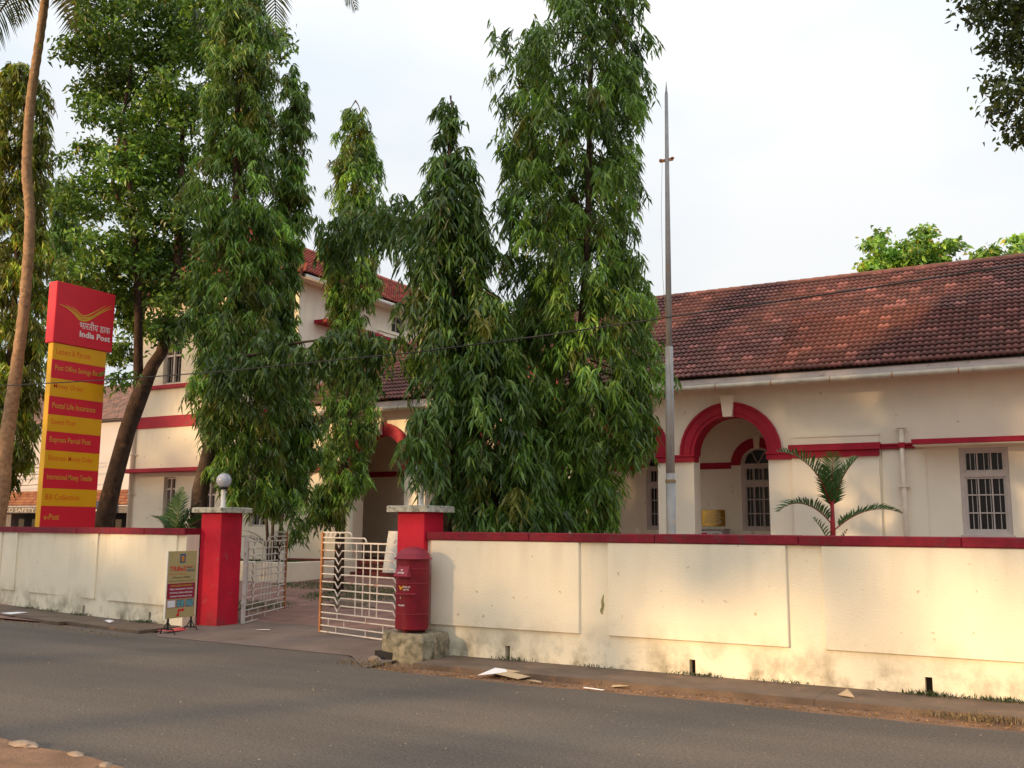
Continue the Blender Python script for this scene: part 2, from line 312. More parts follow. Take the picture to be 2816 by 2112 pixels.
# drain slabs along the wall foot (one slab per stretch, small gaps)
def slab_run(pairs, name):
    for (xa, ya0, ya1), (xb, yb0, yb1) in pairs:
        mb = MB(); mb.add([(xa,ya0,-.07),(xb,yb0,-.07),(xb,yb1,-.07),(xa,ya1,-.07),(xa,ya0,0),(xb,yb0,0),(xb,yb1,0),(xa,ya1,0)],
            [(0,3,2,1),(4,5,6,7),(0,1,5,4),(1,2,6,5),(2,3,7,6),(3,0,4,7)])
        tag(mb.build('drain_slab', 'slab'), kind='structure')
x = -7.0; prs = []
while x < 9:
    w = 2.2+rnd.random()*.9; y0 = 10.03+rnd.uniform(-.004, .004); prs.append(((x, y0, 10.95), (x+w-.004, y0+rnd.uniform(-.006, .006), 10.95))); x += w
slab_run(prs, 'r')
prs = []; x = -12.75
def lwall_y(x):   # front face of the left wall
    pts_ = [(-60, 21.4), (-30, 15.1), (-19.4, 12.8), (-16.1, 12.1), (-12.72, 11.62)]
    for (a, b), (c, d) in zip(pts_, pts_[1:]):
        if a <= x <= c: return b+(d-b)*(x-a)/(c-a)
    return 11.62
while x > -28:
    w = 2.2+rnd.random()*.8; prs.append(((x-w+.004, lwall_y(x-w)-(.95 if x < -14 else .8)-rnd.uniform(0,.02), lwall_y(x-w)+.05), (x, lwall_y(x)-(.85 if x > -14 else .95), lwall_y(x)+.05))); x -= w
slab_run(prs, 'l')
# near verge and its broken kerb stones at the bottom left
sheet('verge', [(-30, 5.35), (-12, 5.22), (-9.5, 5.16), (-8.5, 5.04), (-7.8, 5.12), (-7.1, 5.0), (-6.5, 5.03), (-5.9, 4.92), (-5.2, 4.8), (-4, 4.4), (-2, 2), (-30, 2)], -.044, 'dirt')
# ---------------------------------------------------------------- compound walls
def drain_gap_wall(name, label, x0, x1, gaps, yfun, zc, thick, body_mat):
    w = thing(name, label, 'wall', (x0, yfun(x0), 0))
    L0 = Vector((x0, yfun(x0), 0))
    def seg(mb, a, b, o0, o1, z0, z1):
        pa = Vector((a, yfun(a), 0)); pb = Vector((b, yfun(b), 0)); d = (pb-pa).normalized(); nrm = Vector((-d.y, d.x, 0))
        q = [pa+nrm*o0, pb+nrm*o0, pb+nrm*o1, pa+nrm*o1]
        vs = [(p.x-L0.x, p.y-L0.y, z) for z in (z0, z1) for p in q]
        mb.add(vs, [(0,3,2,1),(4,5,6,7),(0,1,5,4),(1,2,6,5),(2,3,7,6),(3,0,4,7)])
    return w, seg
# right wall
RW0, RW1, RWY = -7.42, 9.5, 10.92
wall, seg = drain_gap_wall('boundary_wall', 'long cream boundary wall with raised panels and a red coping, right of the gate', RW0, RW1, None, lambda x: RWY, 1.57, .22, 'cream_wall')
mb = MB(); gaps = [-6.19, -3.78, -1.3, 1.2, 3.7]; a = RW0
for gx in gaps: seg(mb, a, gx-.035, 0, .22, -.02, .17); a = gx+.035
seg(mb, a, RW1, 0, .22, -.02, .17); seg(mb, RW0, RW1, 0, .22, .17, 1.47); mb.build('wall_body', 'cream_wall', wall)
for gx in gaps: mb = MB(); mb.box(gx-.05-RW0, gx+.05-RW0, .10, .30, -.02, .2); mb.build('hole_dark_back', 'shopdark', wall)  # near-black block behind each gap, the hole's darkness put into its colour
for gx in gaps: mb = MB(); mb.box(gx-.034-RW0, gx+.034-RW0, .012, .099, -.01, .012); mb.build('drain_floor', 'block', wall)
xs_ = [(-7.34, -5.18), (-4.80, -2.68), (-2.30, .35), (.72, 3.1), (3.5, 6.0)]
for i, (a, b) in enumerate(xs_):
    mb = MB(); mb.bevbox(a-RW0, b-RW0, -.036, .012, .375, 1.462, .008); mb.build('panel', 'panel', wall)
x = RW0-.04; 
while x < RW1:
    w = 1.45+rnd.random()*.7; mb = MB(); dz = rnd.uniform(-.004, .004); dy = rnd.uniform(-.006, .006)
    mb.bevbox(x-RW0, min(x+w, RW1)-RW0-.003, -.05+dy, .26, 1.465+dz, 1.572+dz, .010); mb.build('coping_stone', 'coping', wall); x += w
mb = MB()   # bare patch where paint has peeled, 1 mm relief
pp = [(0,0),(.02,.03),(.015,.07),(.03,.1),(.05,.125),(.045,.08),(.055,.04),(.04,.0),(.03,-.03),(.01,-.02)]
mb.prism([(-4.92+RW0*0-RW0+q[0]*1.1, .66+q[1]*1.6) for q in pp], 'y', -.0025, .01); mb.build('peeled_patch', mat('peeled_patch', (.30, .27, .12), .9, .3, 20), wall)
# left wall
LW1, LW0 = -12.72, -40
lw, seg = drain_gap_wall('boundary_wall', 'cream boundary wall with a flaking red coping, left of the gate under the tall signboard', LW0, LW1, None, lwall_y, 1.59, .25, 'cream_wall')
mb = MB(); brk = [-40, -30, -19.4, -16.1, -12.72]; gaps = [-15.75, -13.65]; cuts = sorted(brk+[gx-.035 for gx in gaps]+[gx+.035 for gx in gaps])
for a, b in zip(cuts, cuts[1:]):
    if not any(abs((a+b)/2-gx) < .03 for gx in gaps): seg(mb, a, b, 0, .25, -.02, .17)
for a, b in zip(brk, brk[1:]): seg(mb, a, b, 0, .25, .17, 1.48)
mb.build('wall_body', 'cream_wall', lw)
for gx in (-15.75, -13.65): mb = MB(); seg(mb, gx-.06, gx+.06, .10, .33, -.02, .2); mb.build('hole_dark_back', 'shopdark', lw)  # same black backing, painted darkness inside the left wall's holes
for a, b in [(-21.2, -18.68), (-18.0, -16.1), (-16.1, -15.38), (-14.95, -12.95), (-24.4, -21.8)]:
    mb = MB()
    if a == -18.0: seg(mb, -18.0, -15.38, -.03, .01, .31, 1.472)
    elif a == -16.1: continue
    elif a == -21.2: seg(mb, -19.35, -18.68, -.03, .01, .31, 1.472); seg(mb, -21.2, -19.45, -.03, .01, .31, 1.472)
    else: seg(mb, a, b, -.03, .01, .31, 1.472)
    mb.build('panel', 'panel', lw)
x = LW1
while x > LW0:
    w = min(.9+rnd.random()*.6, x-LW0+.001)
    for bk in brk[1:-1]:
        if x-w < bk < x-.05: w = x-bk
    mb = MB(); dz = rnd.uniform(-.004, .004); seg(mb, x-w+.002, x, -.05+rnd.uniform(-.005, .005), .29, 1.475+dz, 1.585+dz); mb.build('coping_stone', 'coping', lw); x -= w
    if w < .002: break
# gate pillars with their globe lamps
def pillar(label, x0, x1, y0, y1, z1, caplabel):
    cx, cy = (x0+x1)/2, (y0+y1)/2
    p = thing('gate_pillar', label, 'pillar', (cx, cy, 0), 0, None); hx, hy = (x1-x0)/2, (y1-y0)/2
    MB().bevbox(-hx, hx, -hy, hy, -.06, z1, .008).build('shaft', 'red', p)
    mb = MB(); n = 7; o = .11; zt = z1+.085   # worn slab with uneven edge
    ring = []
    for sx, sy, ex, ey in ((-1,-1,1,-1),(1,-1,1,1),(1,1,-1,1),(-1,1,-1,-1)):
        for k in range(n):
            t = k/n; X = (sx+(ex-sx)*t)*(hx+o); Y = (sy+(ey-sy)*t)*(hy+o); ring.append((X+rnd.uniform(-.008,.008), Y+rnd.uniform(-.008,.008)))
    N_ = len(ring); vs = [(a, b, z1) for a, b in ring]+[(a*1.0, b*1.0, zt+rnd.uniform(-.006,.006)-.012) for a, b in ring]+[(a*.93, b*.93, zt+rnd.uniform(-.004,.004)) for a, b in ring]
    fs = [tuple(range(N_))]+[(r*N_+i, r*N_+(i+1)%N_, (r+1)*N_+(i+1)%N_, (r+1)*N_+i) for r in (0,1) for i in range(N_)]+[tuple(range(2*N_, 3*N_))]
    mb.add(vs, fs).build('cap', 'cap', p)
    return p, cx, cy, zt
for lab, b, ll in (('red square gate pillar with mossy cap left of the open gateway', (-12.68, -12.21, 11.88, 12.36), 'white globe lamp on the cap of the left gate pillar'),
                   ('red square gate pillar with mossy cap behind the round postbox', (-7.86, -7.42, 10.83, 11.29), 'white globe lamp half hidden by drooping leaves above the pillar behind the postbox')):
    zz = 1.85 if b[0] < -10 else 1.835
    p, cx, cy, zt = pillar(lab, *b, zz, '')
    l = thing('globe_lamp', ll, 'lamp', (cx, cy, zt), 0, 'globe lamps on the gate pillars')
    MB().lathe(0, 0, [(.06,0),(.06,.012),(.036,.016),(.036,.30),(.040,.31)], 16).build('post', 'white', l, True)
    MB().lathe(0, 0, [(.05,.305),(.075,.315),(.08,.345),(.07,.35)], 20).build('collar', 'dark', l, True)
    MB().lathe(0, 0, [(.002 if k == 0 else .128*math.sin(math.pi*k/16), .46-.128*math.cos(math.pi*k/16)) for k in range(0, 17) if 1][1:-1], 28).build('globe', 'globe', l, True)
# ---------------------------------------------------------------- gate leaves
def gate_leaf(label, free, hinge, dept, z0):
    f = Vector(free); h = Vector(hinge); L = (h-f).length; ang = math.atan2((h-f).y, (h-f).x)
    gt = thing('gate_leaf', label, 'gate', (f.x, f.y, z0), ang, 'two leaves of the compound gate')
    t = .011
    def bar(a, pts, rr=t, m='gate', nm='cross_bar'):
        MB().tube(pts, rr, 6).build(nm, m, gt)
    MB().box(-.018, .018, -.018, .018, 0, 1.53).build('end_post', 'rust' if dept else 'gate', gt)
    MB().box(L-.028, L+.028, -.028, .028, -.03, 1.46).build('hinge_post', 'gate', gt)
    for z in (.35, 1.2): MB().box(L-.05, L+.10, -.012, .012, z-.02, z+.02).build('hinge_strap', 'gate', gt)
    def arc(x, z, r, s=1): return [(x+s*r*math.sin(a), 0, z-r+r*math.cos(a)) for a in [i*math.pi/2/5 for i in range(6)]]
    w = L
    MB().tube([(0,0,1.52)]+arc(.30*w, 1.52, .07)+[(.30*w+.07,0,1.44)], .012, 6).build('top_rail', 'gate', gt)
    MB().tube([(0,0,1.44)]+arc(.46*w, 1.44, .06)+[(.46*w+.06,0,1.366)], .012, 6).build('top_rail', 'gate', gt)
    MB().tube([(.80*w-.06,0,1.366)]+arc(.80*w, 1.44, .06, -1)[::-1]+[(w,0,1.44)], .012, 6).build('top_rail', 'gate', gt)
    MB().box(0, w, -.011, .011, 1.355, 1.377).build('top_rail', 'gate', gt)
    vv = .09; hw = .062*w/2+.01
    for z in (1.245, 1.125, 1.005, .885, .768, .65, .535, .42):
        pts = [(0,0,z)]
        for c in (.19*w, .81*w): pts += [(c-hw,0,z), (c,0,z-vv), (c+hw,0,z)]
        bar(0, pts+[(w,0,z)], m='rust' if (dept and z < .95 and z > .4) and False else 'gate')
    for c in (.19*w, .81*w): bar(0, [(c-.5*hw,0,1.36),(c,0,1.29),(c+.5*hw,0,1.36)], .008)
    for z in (.30, .215, .105): bar(0, [(0,0,z),(w,0,z)], .010)
    bar(0, [(0,0,.012),(w,0,.012)], .012, nm='bottom_rail')
    for q in (.385, .462, .537, .612): bar(0, [(q*w,0,.30),(q*w,0,1.366)], .010, nm='upright_bar')
    if not dept: bar(0, [(.94*w,0,.30),(.94*w,0,1.366)], .010, nm='upright_bar'); bar(0, [(.06*w,0,.62),(.06*w,0,1.366)], .010, nm='upright_bar')
    for za, zb, qs in ((.215,.30,(.19,.5,.81)), (.105,.215,(.095,.27,.68,.88)), (.012,.105,(.18,.5,.8))):
        for q in qs: bar(0, [(q*w,0,za),(q*w,0,zb)], .008, nm='upright_bar')
    if dept:
        for i, ch in enumerate('DEPT'):
            textmesh(ch, .052, .064, 'gate', gt, 'letter', face_mw((.085+i*.115, -.006, 1.449), (1,0,0), (0,0,1)), bold=.03, thick=.004)
    return gt
gate_leaf('open white iron gate leaf with DEPT across its top corner, left of the postbox', (-10.15, 12.02), (-7.93, 11.42), True, .02)
gl = gate_leaf('sunlit white iron gate leaf swung inward against the left gate pillar', (-13.07, 14.42), (-12.17, 12.43), False, .0)
for o in [c for c in gl.children if c.name.startswith('end_post')]: o.data.materials[0] = M['rust']
# ---------------------------------------------------------------- postbox and its stone block
mb = MB()
ring0 = [(-7.86,10.93),(-7.9,10.62),(-7.78,10.44),(-7.55,10.33),(-7.3,10.28),(-7.08,10.34),(-7.02,10.5),(-7.04,10.9)]
nz = 5; vs = []; fine = []
for i in range(len(ring0)):
    a = ring0[i]; b = ring0[(i+1) % len(ring0)]
    for k in range(3): fine.append((a[0]+(b[0]-a[0])*k/3, a[1]+(b[1]-a[1])*k/3))
nr = len(fine); cxb, cyb = -7.45, 10.62
for j in range(nz):
    z = -.08+.38*j/(nz-1)
    for (x, y) in fine:
        s_ = 1.0 - (.05 if j == nz-1 else 0) + rnd.uniform(-.015, .015)
        vs.append((cxb+(x-cxb)*s_, cyb+(y-cyb)*s_, z+(rnd.uniform(-.01,.01) if j else 0)))
mb.add(vs, [(j*nr+i, j*nr+(i+1)%nr, (j+1)*nr+(i+1)%nr, (j+1)*nr+i) for j in range(nz-1) for i in range(nr)]+[tuple(range((nz-1)*nr, nz*nr))])
bl = mb.build('stone_block', 'block'); tag(bl, 'rough mossy stone block under the red postbox', 'plinth')
MB().prism([(-7.86,10.40),(-7.62,10.30),(-7.50,10.33),(-7.58,10.5),(-7.8,10.55)], 'z', -.05, .06).build('drain_mouth', 'shopdark', bl)
PB = (-7.40, 10.56, .305); RB = .215
pb = thing('postbox', 'dark red cylindrical postbox with domed cap on a stone block beside the gate', 'postbox', PB)
BH = .93
MB().lathe(0, 0, [(RB-.03,.03),(RB,.045),(RB,BH-.12),(RB,BH)], 40).build('body', 'postbox', pb, False)
for z in (.235, .62, .80): MB().lathe(0, 0, [(RB,z-.006),(RB+.007,z-.004),(RB+.007,z+.004),(RB,z+.006)], 40).build('band', 'postcap', pb, True)
dome = [(RB+.03,BH-.012),(RB+.035,BH),(RB+.02,BH+.012)]+[((RB+.005)*math.cos(a), BH+.012+.135*math.sin(a)) for a in [i*math.pi/2/8 for i in range(8)]]+[(.004,BH+.147)]
MB().lathe(0, 0, dome, 40).build('cap', 'postcap', pb, True)
for a in (30, 150, 270): MB().lathe(.15*math.cos(R(a)), .15*math.sin(R(a)), [(.022,0),(.022,.04)], 10).build('foot', 'postbox', pb)
# direction of the box's face: towards the street, a little to the left
fa = R(-88); fx = Vector((math.cos(fa), math.sin(fa), 0)); sx_ = Vector((-fx.y, fx.x, 0))
def pl(x, out, z): p = fx*out+sx_*x; return (p.x, p.y, z)
mb = MB(); w1, w2 = .075, .10
V_ = [pl(-w1,RB-.03,.87),pl(w1,RB-.03,.87),pl(w2,RB+.085,.715),pl(-w2,RB+.085,.715),pl(-w1,RB-.03,.84),pl(w1,RB-.03,.84),pl(w2,RB+.08,.70),pl(-w2,RB+.08,.70),pl(-w2,RB-.03,.70),pl(w2,RB-.03,.70)]
mb.add(V_, [(0,1,2,3),(3,2,6,7),(0,3,7,8,4),(1,5,9,6,2)]); mb.build('slot_hood', 'postcap', pb)
slope = (Vector(V_[1])-Vector(V_[2])).normalized(); slope = (Vector(V_[0])+Vector(V_[1])-Vector(V_[2])-Vector(V_[3])).normalized()
textmesh('LETTERS', .095, .024, 'wtext', pb, mw=face_mw(Vector(pl(-.05,RB+.071,.742))+Vector((0,0,.003)), sx_, slope), bold=.03)
textmesh('पत्र', .034, .026, 'wtext', pb, mw=face_mw(Vector(pl(-.02,RB+.051,.772))+Vector((0,0,.003)), sx_, slope), bold=.03)
mb = MB()      # lip under the logo
for k in range(10):
    a0 = fa-R(42)+R(84)*k/10; a1 = fa-R(42)+R(84)*(k+1)/10
    q = [((RB+d)*math.cos(a), (RB+d)*math.sin(a), z) for a, d, z in ((a0,-.01,.5),(a1,-.01,.5),(a1,.03,.487),(a0,.03,.487),(a0,-.01,.478),(a1,-.01,.478),(a1,.03,.478),(a0,.03,.478))]
    mb.add(q, [(0,1,2,3),(3,2,6,7),(7,6,5,4)])
mb.build('lip', 'postcap', pb)
def curved(o, rad):   # wrap flat lettering (x right, y up) round the cylinder
    me = o.data
    for v in me.vertices:
        a = fa+v.co.x/rad; v.co = Vector((rad*math.cos(a), rad*math.sin(a), v.co.y))
def wraptext(t, w, h, x, z, m='wtext', **k):
    o = textmesh(t, w, h, m, pb, **k)
    if o is None: return
    for v in o.data.vertices: v.co.x += x; v.co.y += z
    curved(o, RB+.003); return o
wraptext('भारतीय डाक', .10, .028, -.005, .562, bold=.01); wraptext('India Post', .085, .02, -.005, .533, bold=.02)
wraptext('KOCN 682001', .105, .02, -.085, .335, bold=.03); wraptext('&', .022, .03, -.055, .425, m='gutter')
def swoosh(path, wid):
    vs = []; n = len(path)
    for i, (x, y) in enumerate(path):
        a = Vector(path[min(i+1,n-1)])-Vector(path[max(i-1,0)]); a.normalize(); nn = Vector((-a.y, a.x)); w = wid*math.sin(math.pi*(i+.25)/(n-.5))**.8
        vs += [(x+nn.x*w/2, y+nn.y*w/2, 0), (x-nn.x*w/2, y-nn.y*w/2, 0)]
    return vs, [(2*i, 2*i+1, 2*i+3, 2*i+2) for i in range(n-1)]
def crom(P, k=6):
    out_ = []
    Q = [P[0]]+P+[P[-1]]
    for i in range(1, len(Q)-2):
        for j in range(k):
            t = j/k; p0, p1, p2, p3 = [Vector(q) for q in Q[i-1:i+3]]
            out_.append(tuple(.5*((2*p1)+(-p0+p2)*t+(2*p0-5*p1+4*p2-p3)*t*t+(-p0+3*p1-3*p2+p3)*t**3)))
    return out_+[P[-1]]
mb = MB(); vs, fs = swoosh(crom([(-.085,.585),(-.06,.578),(-.045,.55),(-.02,.57),(.01,.592)]), .022); mb.add(vs, fs); o = mb.build('emblem', 'yellow', pb); curved(o, RB+.003)
# ---------------------------------------------------------------- tall postal signboard behind the left wall
sg = thing('signboard', 'tall red and yellow India Post signboard standing behind the left wall', 'sign', (-18.92, 13.9, 0))
ox, oy = -18.92, 13.9
MB().bevbox(-.17, .115, 13.17-oy, 14.68-oy, 5.54, 6.9, .012).build('header_box', 'sred', sg)
MB().bevbox(-.08, .075, 13.2-oy, 14.55-oy, .6, 5.54, .006).build('pylon_core', 'ylit', sg)
zs = [5.535, 5.171, 4.766, 4.371, 3.977, 3.61, 3.205, 2.819, 2.396, 2.021, 1.55]
names = ['Letters & Parcels', 'Post Office Savings Bank', 'Money Order', 'Postal Life Insurance', 'Speed Post', 'Express Parcel Post', 'Electronic Money Order', 'International Money Transfer', 'Bill Collection', 'e-Post']
wd = [.86, 1.18, .74, 1.08, .60, 1.02, 1.10, 1.13, .82, .36]
for i, (nm, w_) in enumerate(zip(names, wd)):
    y = i % 2 == 0
    b = MB().bevbox(.076, .092, 13.2-oy, 14.55-oy, zs[i+1]+.002, zs[i], .003).build('service_panel', 'yellow' if y else 'sred', sg)
    textmesh(nm, w_, .15 if ('p' in nm or 'y' in nm or 'g' in nm) else .125, 'ored' if y else 'gold', b, mw=face_mw((.0935, 13.28-oy, (zs[i]+zs[i+1])/2-.055), (0,1,0), (0,0,1)), bold=.003)
F0, F1, Z0, Z1 = 13.17-oy, 14.68-oy, 5.54, 6.9
fp = lambda u, v: (F0+u*(F1-F0), Z1-v*(Z1-Z0))
mb = MB()
for P_, w_ in (([(.05,.37),(.2,.41),(.33,.49),(.42,.555),(.55,.53),(.75,.37),(.97,.23)], .045), ([(.16,.36),(.28,.41),(.39,.50),(.47,.515),(.6,.47),(.78,.32),(.94,.20)], .036), ([(.26,.36),(.35,.42),(.43,.475),(.52,.465),(.68,.35),(.84,.22)], .030)):
    vs, fs = swoosh(crom([fp(*q) for q in P_]), w_); mb.add([(.1165, a, b) for a, b, _ in vs], fs)
mb.build('emblem', 'gold', sg)
textmesh('भारतीय डाक', .80, .20, 'wtext', sg, mw=face_mw((.1165, F0+.41*1.51, Z1-.70*1.36), (0,1,0), (0,0,1)), bold=.006)
textmesh('India Post', .80, .135, 'wtext', sg, mw=face_mw((.1165, F0+.42*1.51, Z1-.835*1.36), (0,1,0), (0,0,1)), bold=.03)
# ---------------------------------------------------------------- sandwich sign at the left pillar
sb = thing('floor_sign', 'tan poster stand on black feet against the white wall beside the left gate pillar', 'sign', (-12.2, 11.08, -.03))
Y0, Y1 = -.29, .29
MB().bevbox(-.012, .012, Y0, Y1, .235, 1.265, .004).build('board', 'tan', sb)
MB().box(-.016, .0125, Y0-.012, Y0, .225, 1.275).build('board_edge', 'white', sb)
for yy in (-.22, .24):
    MB().box(-.012, .012, yy-.012, yy+.012, .06, .234).build('foot_post', 'dark', sb)
    mb = MB(); mb.tube([(-.16,yy,.0),(-.12,yy,.075),(.12,yy,.075),(.17,yy,.0)], .011, 6); mb.tube([(-.09,yy,.075),(0,yy,.2)], .008, 6); mb.tube([(.09,yy,.075),(0,yy,.2)], .008, 6); mb.build('foot', 'dark', sb)
def st(t, w, h, y, z, m, **k): return textmesh(t, w, h, m, sb, mw=face_mw((.0145, y, z), (0,1,0), (0,0,1)), **k)
MB().box(.0125, .0140, -.055, .055, 1.08, 1.22).build('poster_picture', 'pblue', sb); MB().box(.0141, .0150, -.03, .035, 1.10, 1.19).build('poster_picture', 'porange', sb)
st('TRiBeS', .32, .075, -.25, .955, 'sred', bold=.02); st('INDIA', .16, .045, .09, .94, 'pblue', bold=.01)
MB().box(.0125, .0140, .08, .24, 1.02, 1.03).build('poster_line', 'sred', sb); MB().box(.0125, .0140, .08, .20, 1.0, 1.008).build('poster_line', 'pblack', sb)
st('Step In. Be tribal now', .33, .028, -.25, .895, 'ored'); st('A Project of TRIFED', .36, .036, -.19, .835, 'pblack', bold=.01); st('Ministry of Tribal Affairs, Govt. of India', .5, .028, -.26, .785, 'pblack')
MB().bevbox(.0125, .0145, -.28, .275, .53, .765, .001).build('poster_panel', 'maroon', sb)
for i, (t_, w_) in enumerate((('AN EXCLUSIVE SHOWROOM OF', .44), ('TRIBAL HANDICRAFTS, TEXTILES,', .48), ('PAINTINGS, HERBAL MEDICINES,', .46), ('ORGANIC FOOD PRODUCTS, &c', .44))):
    textmesh(t_, w_, .030, 'gold' if i == 0 else 'wtext', sb, mw=face_mw((.0162, -w_/2, .715-i*.055), (0,1,0), (0,0,1)), bold=.02)
for i, m_ in enumerate(('paper', 'pteal', 'pteal')):
    MB().box(.0125, .0138, -.27+i*.185, -.105+i*.185, .395, .515).build('poster_picture', 'maroon', sb); MB().box(.0139, .0148, -.263+i*.185, -.112+i*.185, .402, .508).build('poster_picture', m_, sb)
mb = MB(); mb.add([(.0145, a, b) for a, b in ((-.08,.26),(-.02,.26),(-.02,.335),(.04,.335),(.04,.365),(-.05,.365),(-.05,.29),(-.08,.29))], [(0,1,6,7),(1,2,5,6),(2,3,4,5)]); mb.add([(.0145,.04,.32),(.0145,.09,.35),(.0145,.04,.38)], [(0,1,2)]); mb.build('arrow', 'sred', sb)
# ---------------------------------------------------------------- flagpole
fpole = thing('flagpole', 'tall bare flagpole with a spike top, behind the wall in front of the big tree', 'flagpole', (-4.77, 13.0, 0))
def xl(z): return .045*(z-1.6)/6.6
MB().tube([(0,0,0),(xl(2.4),0,2.4)], [.068,.066], 14).build('lower_tube', 'pole', fpole, True)
MB().tube([(xl(2.4),0,2.4),(xl(4.2),0,4.2)], [.062,.056], 14).build('middle_tube', 'pole', fpole, True)
MB().tube([(xl(4.2),0,4.2),(xl(6.1),0,6.1),(xl(8.0),0,8.0)], [.048,.036,.024], 12).build('upper_tube', 'pole', fpole, True)
MB().tube([(xl(8),0,8.0),(xl(8),0,8.03),(xl(8.2),0,8.2)], [.024,.018,.003], 8).build('spike', 'pole', fpole, True)
mb = MB(); mb.box(-.07, .13, -.012, .012, 6.96, 7.0); mb.lathe(.12, 0, [(.02,0),(.03,.015),(.02,.03)], 10, 6.98); mb.lathe(-.06, 0, [(.02,0),(.028,.02),(.02,.04)], 10, 6.97); mb.build('pulley', 'rust', fpole)
mb = MB(); mb.tube([(-.02,-.075,2.28),(.07,-.03,2.30),(.07,.03,2.29)], .008, 5)
for k in range(3): mb.lathe(xl(2.3), 0, [(.070,0),(.078,.006),(.070,.012)], 14, 2.27+k*.016)
mb.build('rope_lashing', 'rope', fpole)
MB().tube([(-.03,-.02,7.0),(-.05,-.04,6.2),(-.04,-.05,5.2),(.06,-.06,3.6),(.07,-.07,2.3)], .003, 4).build('halyard', 'rope', fpole)
# ---------------------------------------------------------------- post office, low wing
po = thing('post_office_wing', 'long single storey post office wing with red arches and a brown tiled roof', 'building', (-6.6, 22, 0))
PX, PY = -6.6, 22.0
OFF = inv((PX, PY, 0))
def P(mb, name, m, **k):
    par = k.pop('parent', po); mb.v = [(a-PX, b-PY, c) for a, b, c in mb.v]; return mb.build(name, m, par, **k)
XL, XR = -19.8, 5.0; ZT = 5.1; FL = .7
ARC = [-16.64, -14.2, -11.75, -9.25, -6.61]; rI = .875; ZS = 3.33
mb = MB(); edges = [XL]
for c in ARC: edges += [c-rI, c+rI]
edges.append(-5.19)
for a, b in zip(edges[0::2], edges[1::2]): mb.box(a, b, 22, 22.45, 0, ZS)
NA = 20
for c in ARC:
    arcp = [(c-rI*math.cos(math.pi*i/NA), ZS+rI*math.sin(math.pi*i/NA)) for i in range(NA+1)]
    for (xa, za), (xb, zb) in zip(arcp, arcp[1:]):
        for y in (22, 22.45): mb.add([(xa,y,za),(xb,y,zb),(xb,y,ZT),(xa,y,ZT)], [(0,1,2,3)])
        mb.add([(xa,22,za),(xb,22,zb),(xb,22.45,zb),(xa,22.45,za)], [(0,1,2,3)])
edges2 = [XL]
for c in ARC: edges2 += [c-rI, c+rI]
edges2.append(-5.19)
for a, b in zip(edges2[0::2], edges2[1::2]): mb.box(a, b, 22, 22.45, ZS, ZT)
# right part: wall with projecting bay panel and window hole
WX0, WX1, WZ0, WZ1 = -1.81, -.90, 1.54, 3.31
mb.box(-5.19, WX0, 22, 22.45, 0, ZT); mb.box(WX1, XR, 22, 22.45, 0, ZT); mb.box(WX0, WX1, 22, 22.45, 0, WZ0); mb.box(WX0, WX1, 22, 22.45, WZ1, ZT)
P(mb, 'front_wall', 'cream_facade')
mb = MB(); mb.box(XL, XR, 31.4, 31.8, 0, ZT); mb.box(XR-.4, XR, 22.45, 31.4, 0, ZT); P(mb, 'rear_wall', 'cream_facade')
mb = MB(); mb.box(XL, XR, 21.9, 31.5, .0, FL-.1); P(mb, 'floor_base', 'cream_facade')
mb = MB(); mb.box(XL, -5.0, 21.75, 24.4, FL-.1, FL); P(mb, 'veranda_floor', 'oxide')
mb = MB(); mb.box(-19.0, -12.6, 21.4, 21.745, .25, .56); mb.box(-19.2, -12.4, 21.05, 21.4, .2, .42); P(mb, 'steps', 'oxide')
mb = MB(); mb.box(XL, XR-.4, 22.45, 31.4, ZT-.03, ZT+.05); P(mb, 'ceiling', 'cream_facade')
# low projecting pilaster and recess panel
mb = MB(); mb.box(-5.19, -3.36, 21.93, 22, .3, 3.2); mb.box(-5.19, -3.36, 21.955, 22, 3.47, 3.64); mb.box(-5.16, -3.33, 21.935, 22, 3.64, 3.70); P(mb, 'pilaster', 'cream_facade')
mb = MB(); mb.box(-3.30, -2.45, 21.965, 22, .3, 3.30); P(mb, 'pilaster', 'cream_facade')
def redbox(nm, *b, m='red_trim', par=None): mb = MB(); mb.bevbox(*b, .006); P(mb, nm, m)
for a, b in zip(edges[0::2], edges[1::2]):
    if b > -5.3: b = -5.19
    redbox('impost_band', a-.03, b+.03, 21.93, 22.30, 3.175, 3.295); redbox('impost_band', a-.05, b+.05, 21.90, 22.32, 3.295, 3.34)
redbox('cornice_band', -5.18, -3.35, 21.86, 21.995, 3.19, 3.33); redbox('cornice_band', -5.24, -3.31, 21.80, 21.95, 3.33, 3.475)
redbox('cornice_band', -3.31, -2.64, 21.90, 21.995, 3.33, 3.40); redbox('cornice_band', -3.31, -2.64, 21.86, 21.95, 3.40, 3.44)
redbox('sunshade', -2.64, 1.6, 21.42, 21.998, 3.37, 3.475)
mb = MB(); mb.box(-2.62, 1.58, 21.46, 21.99, 3.345, 3.367); P(mb, 'sunshade_soffit', 'cream')
NB = 20
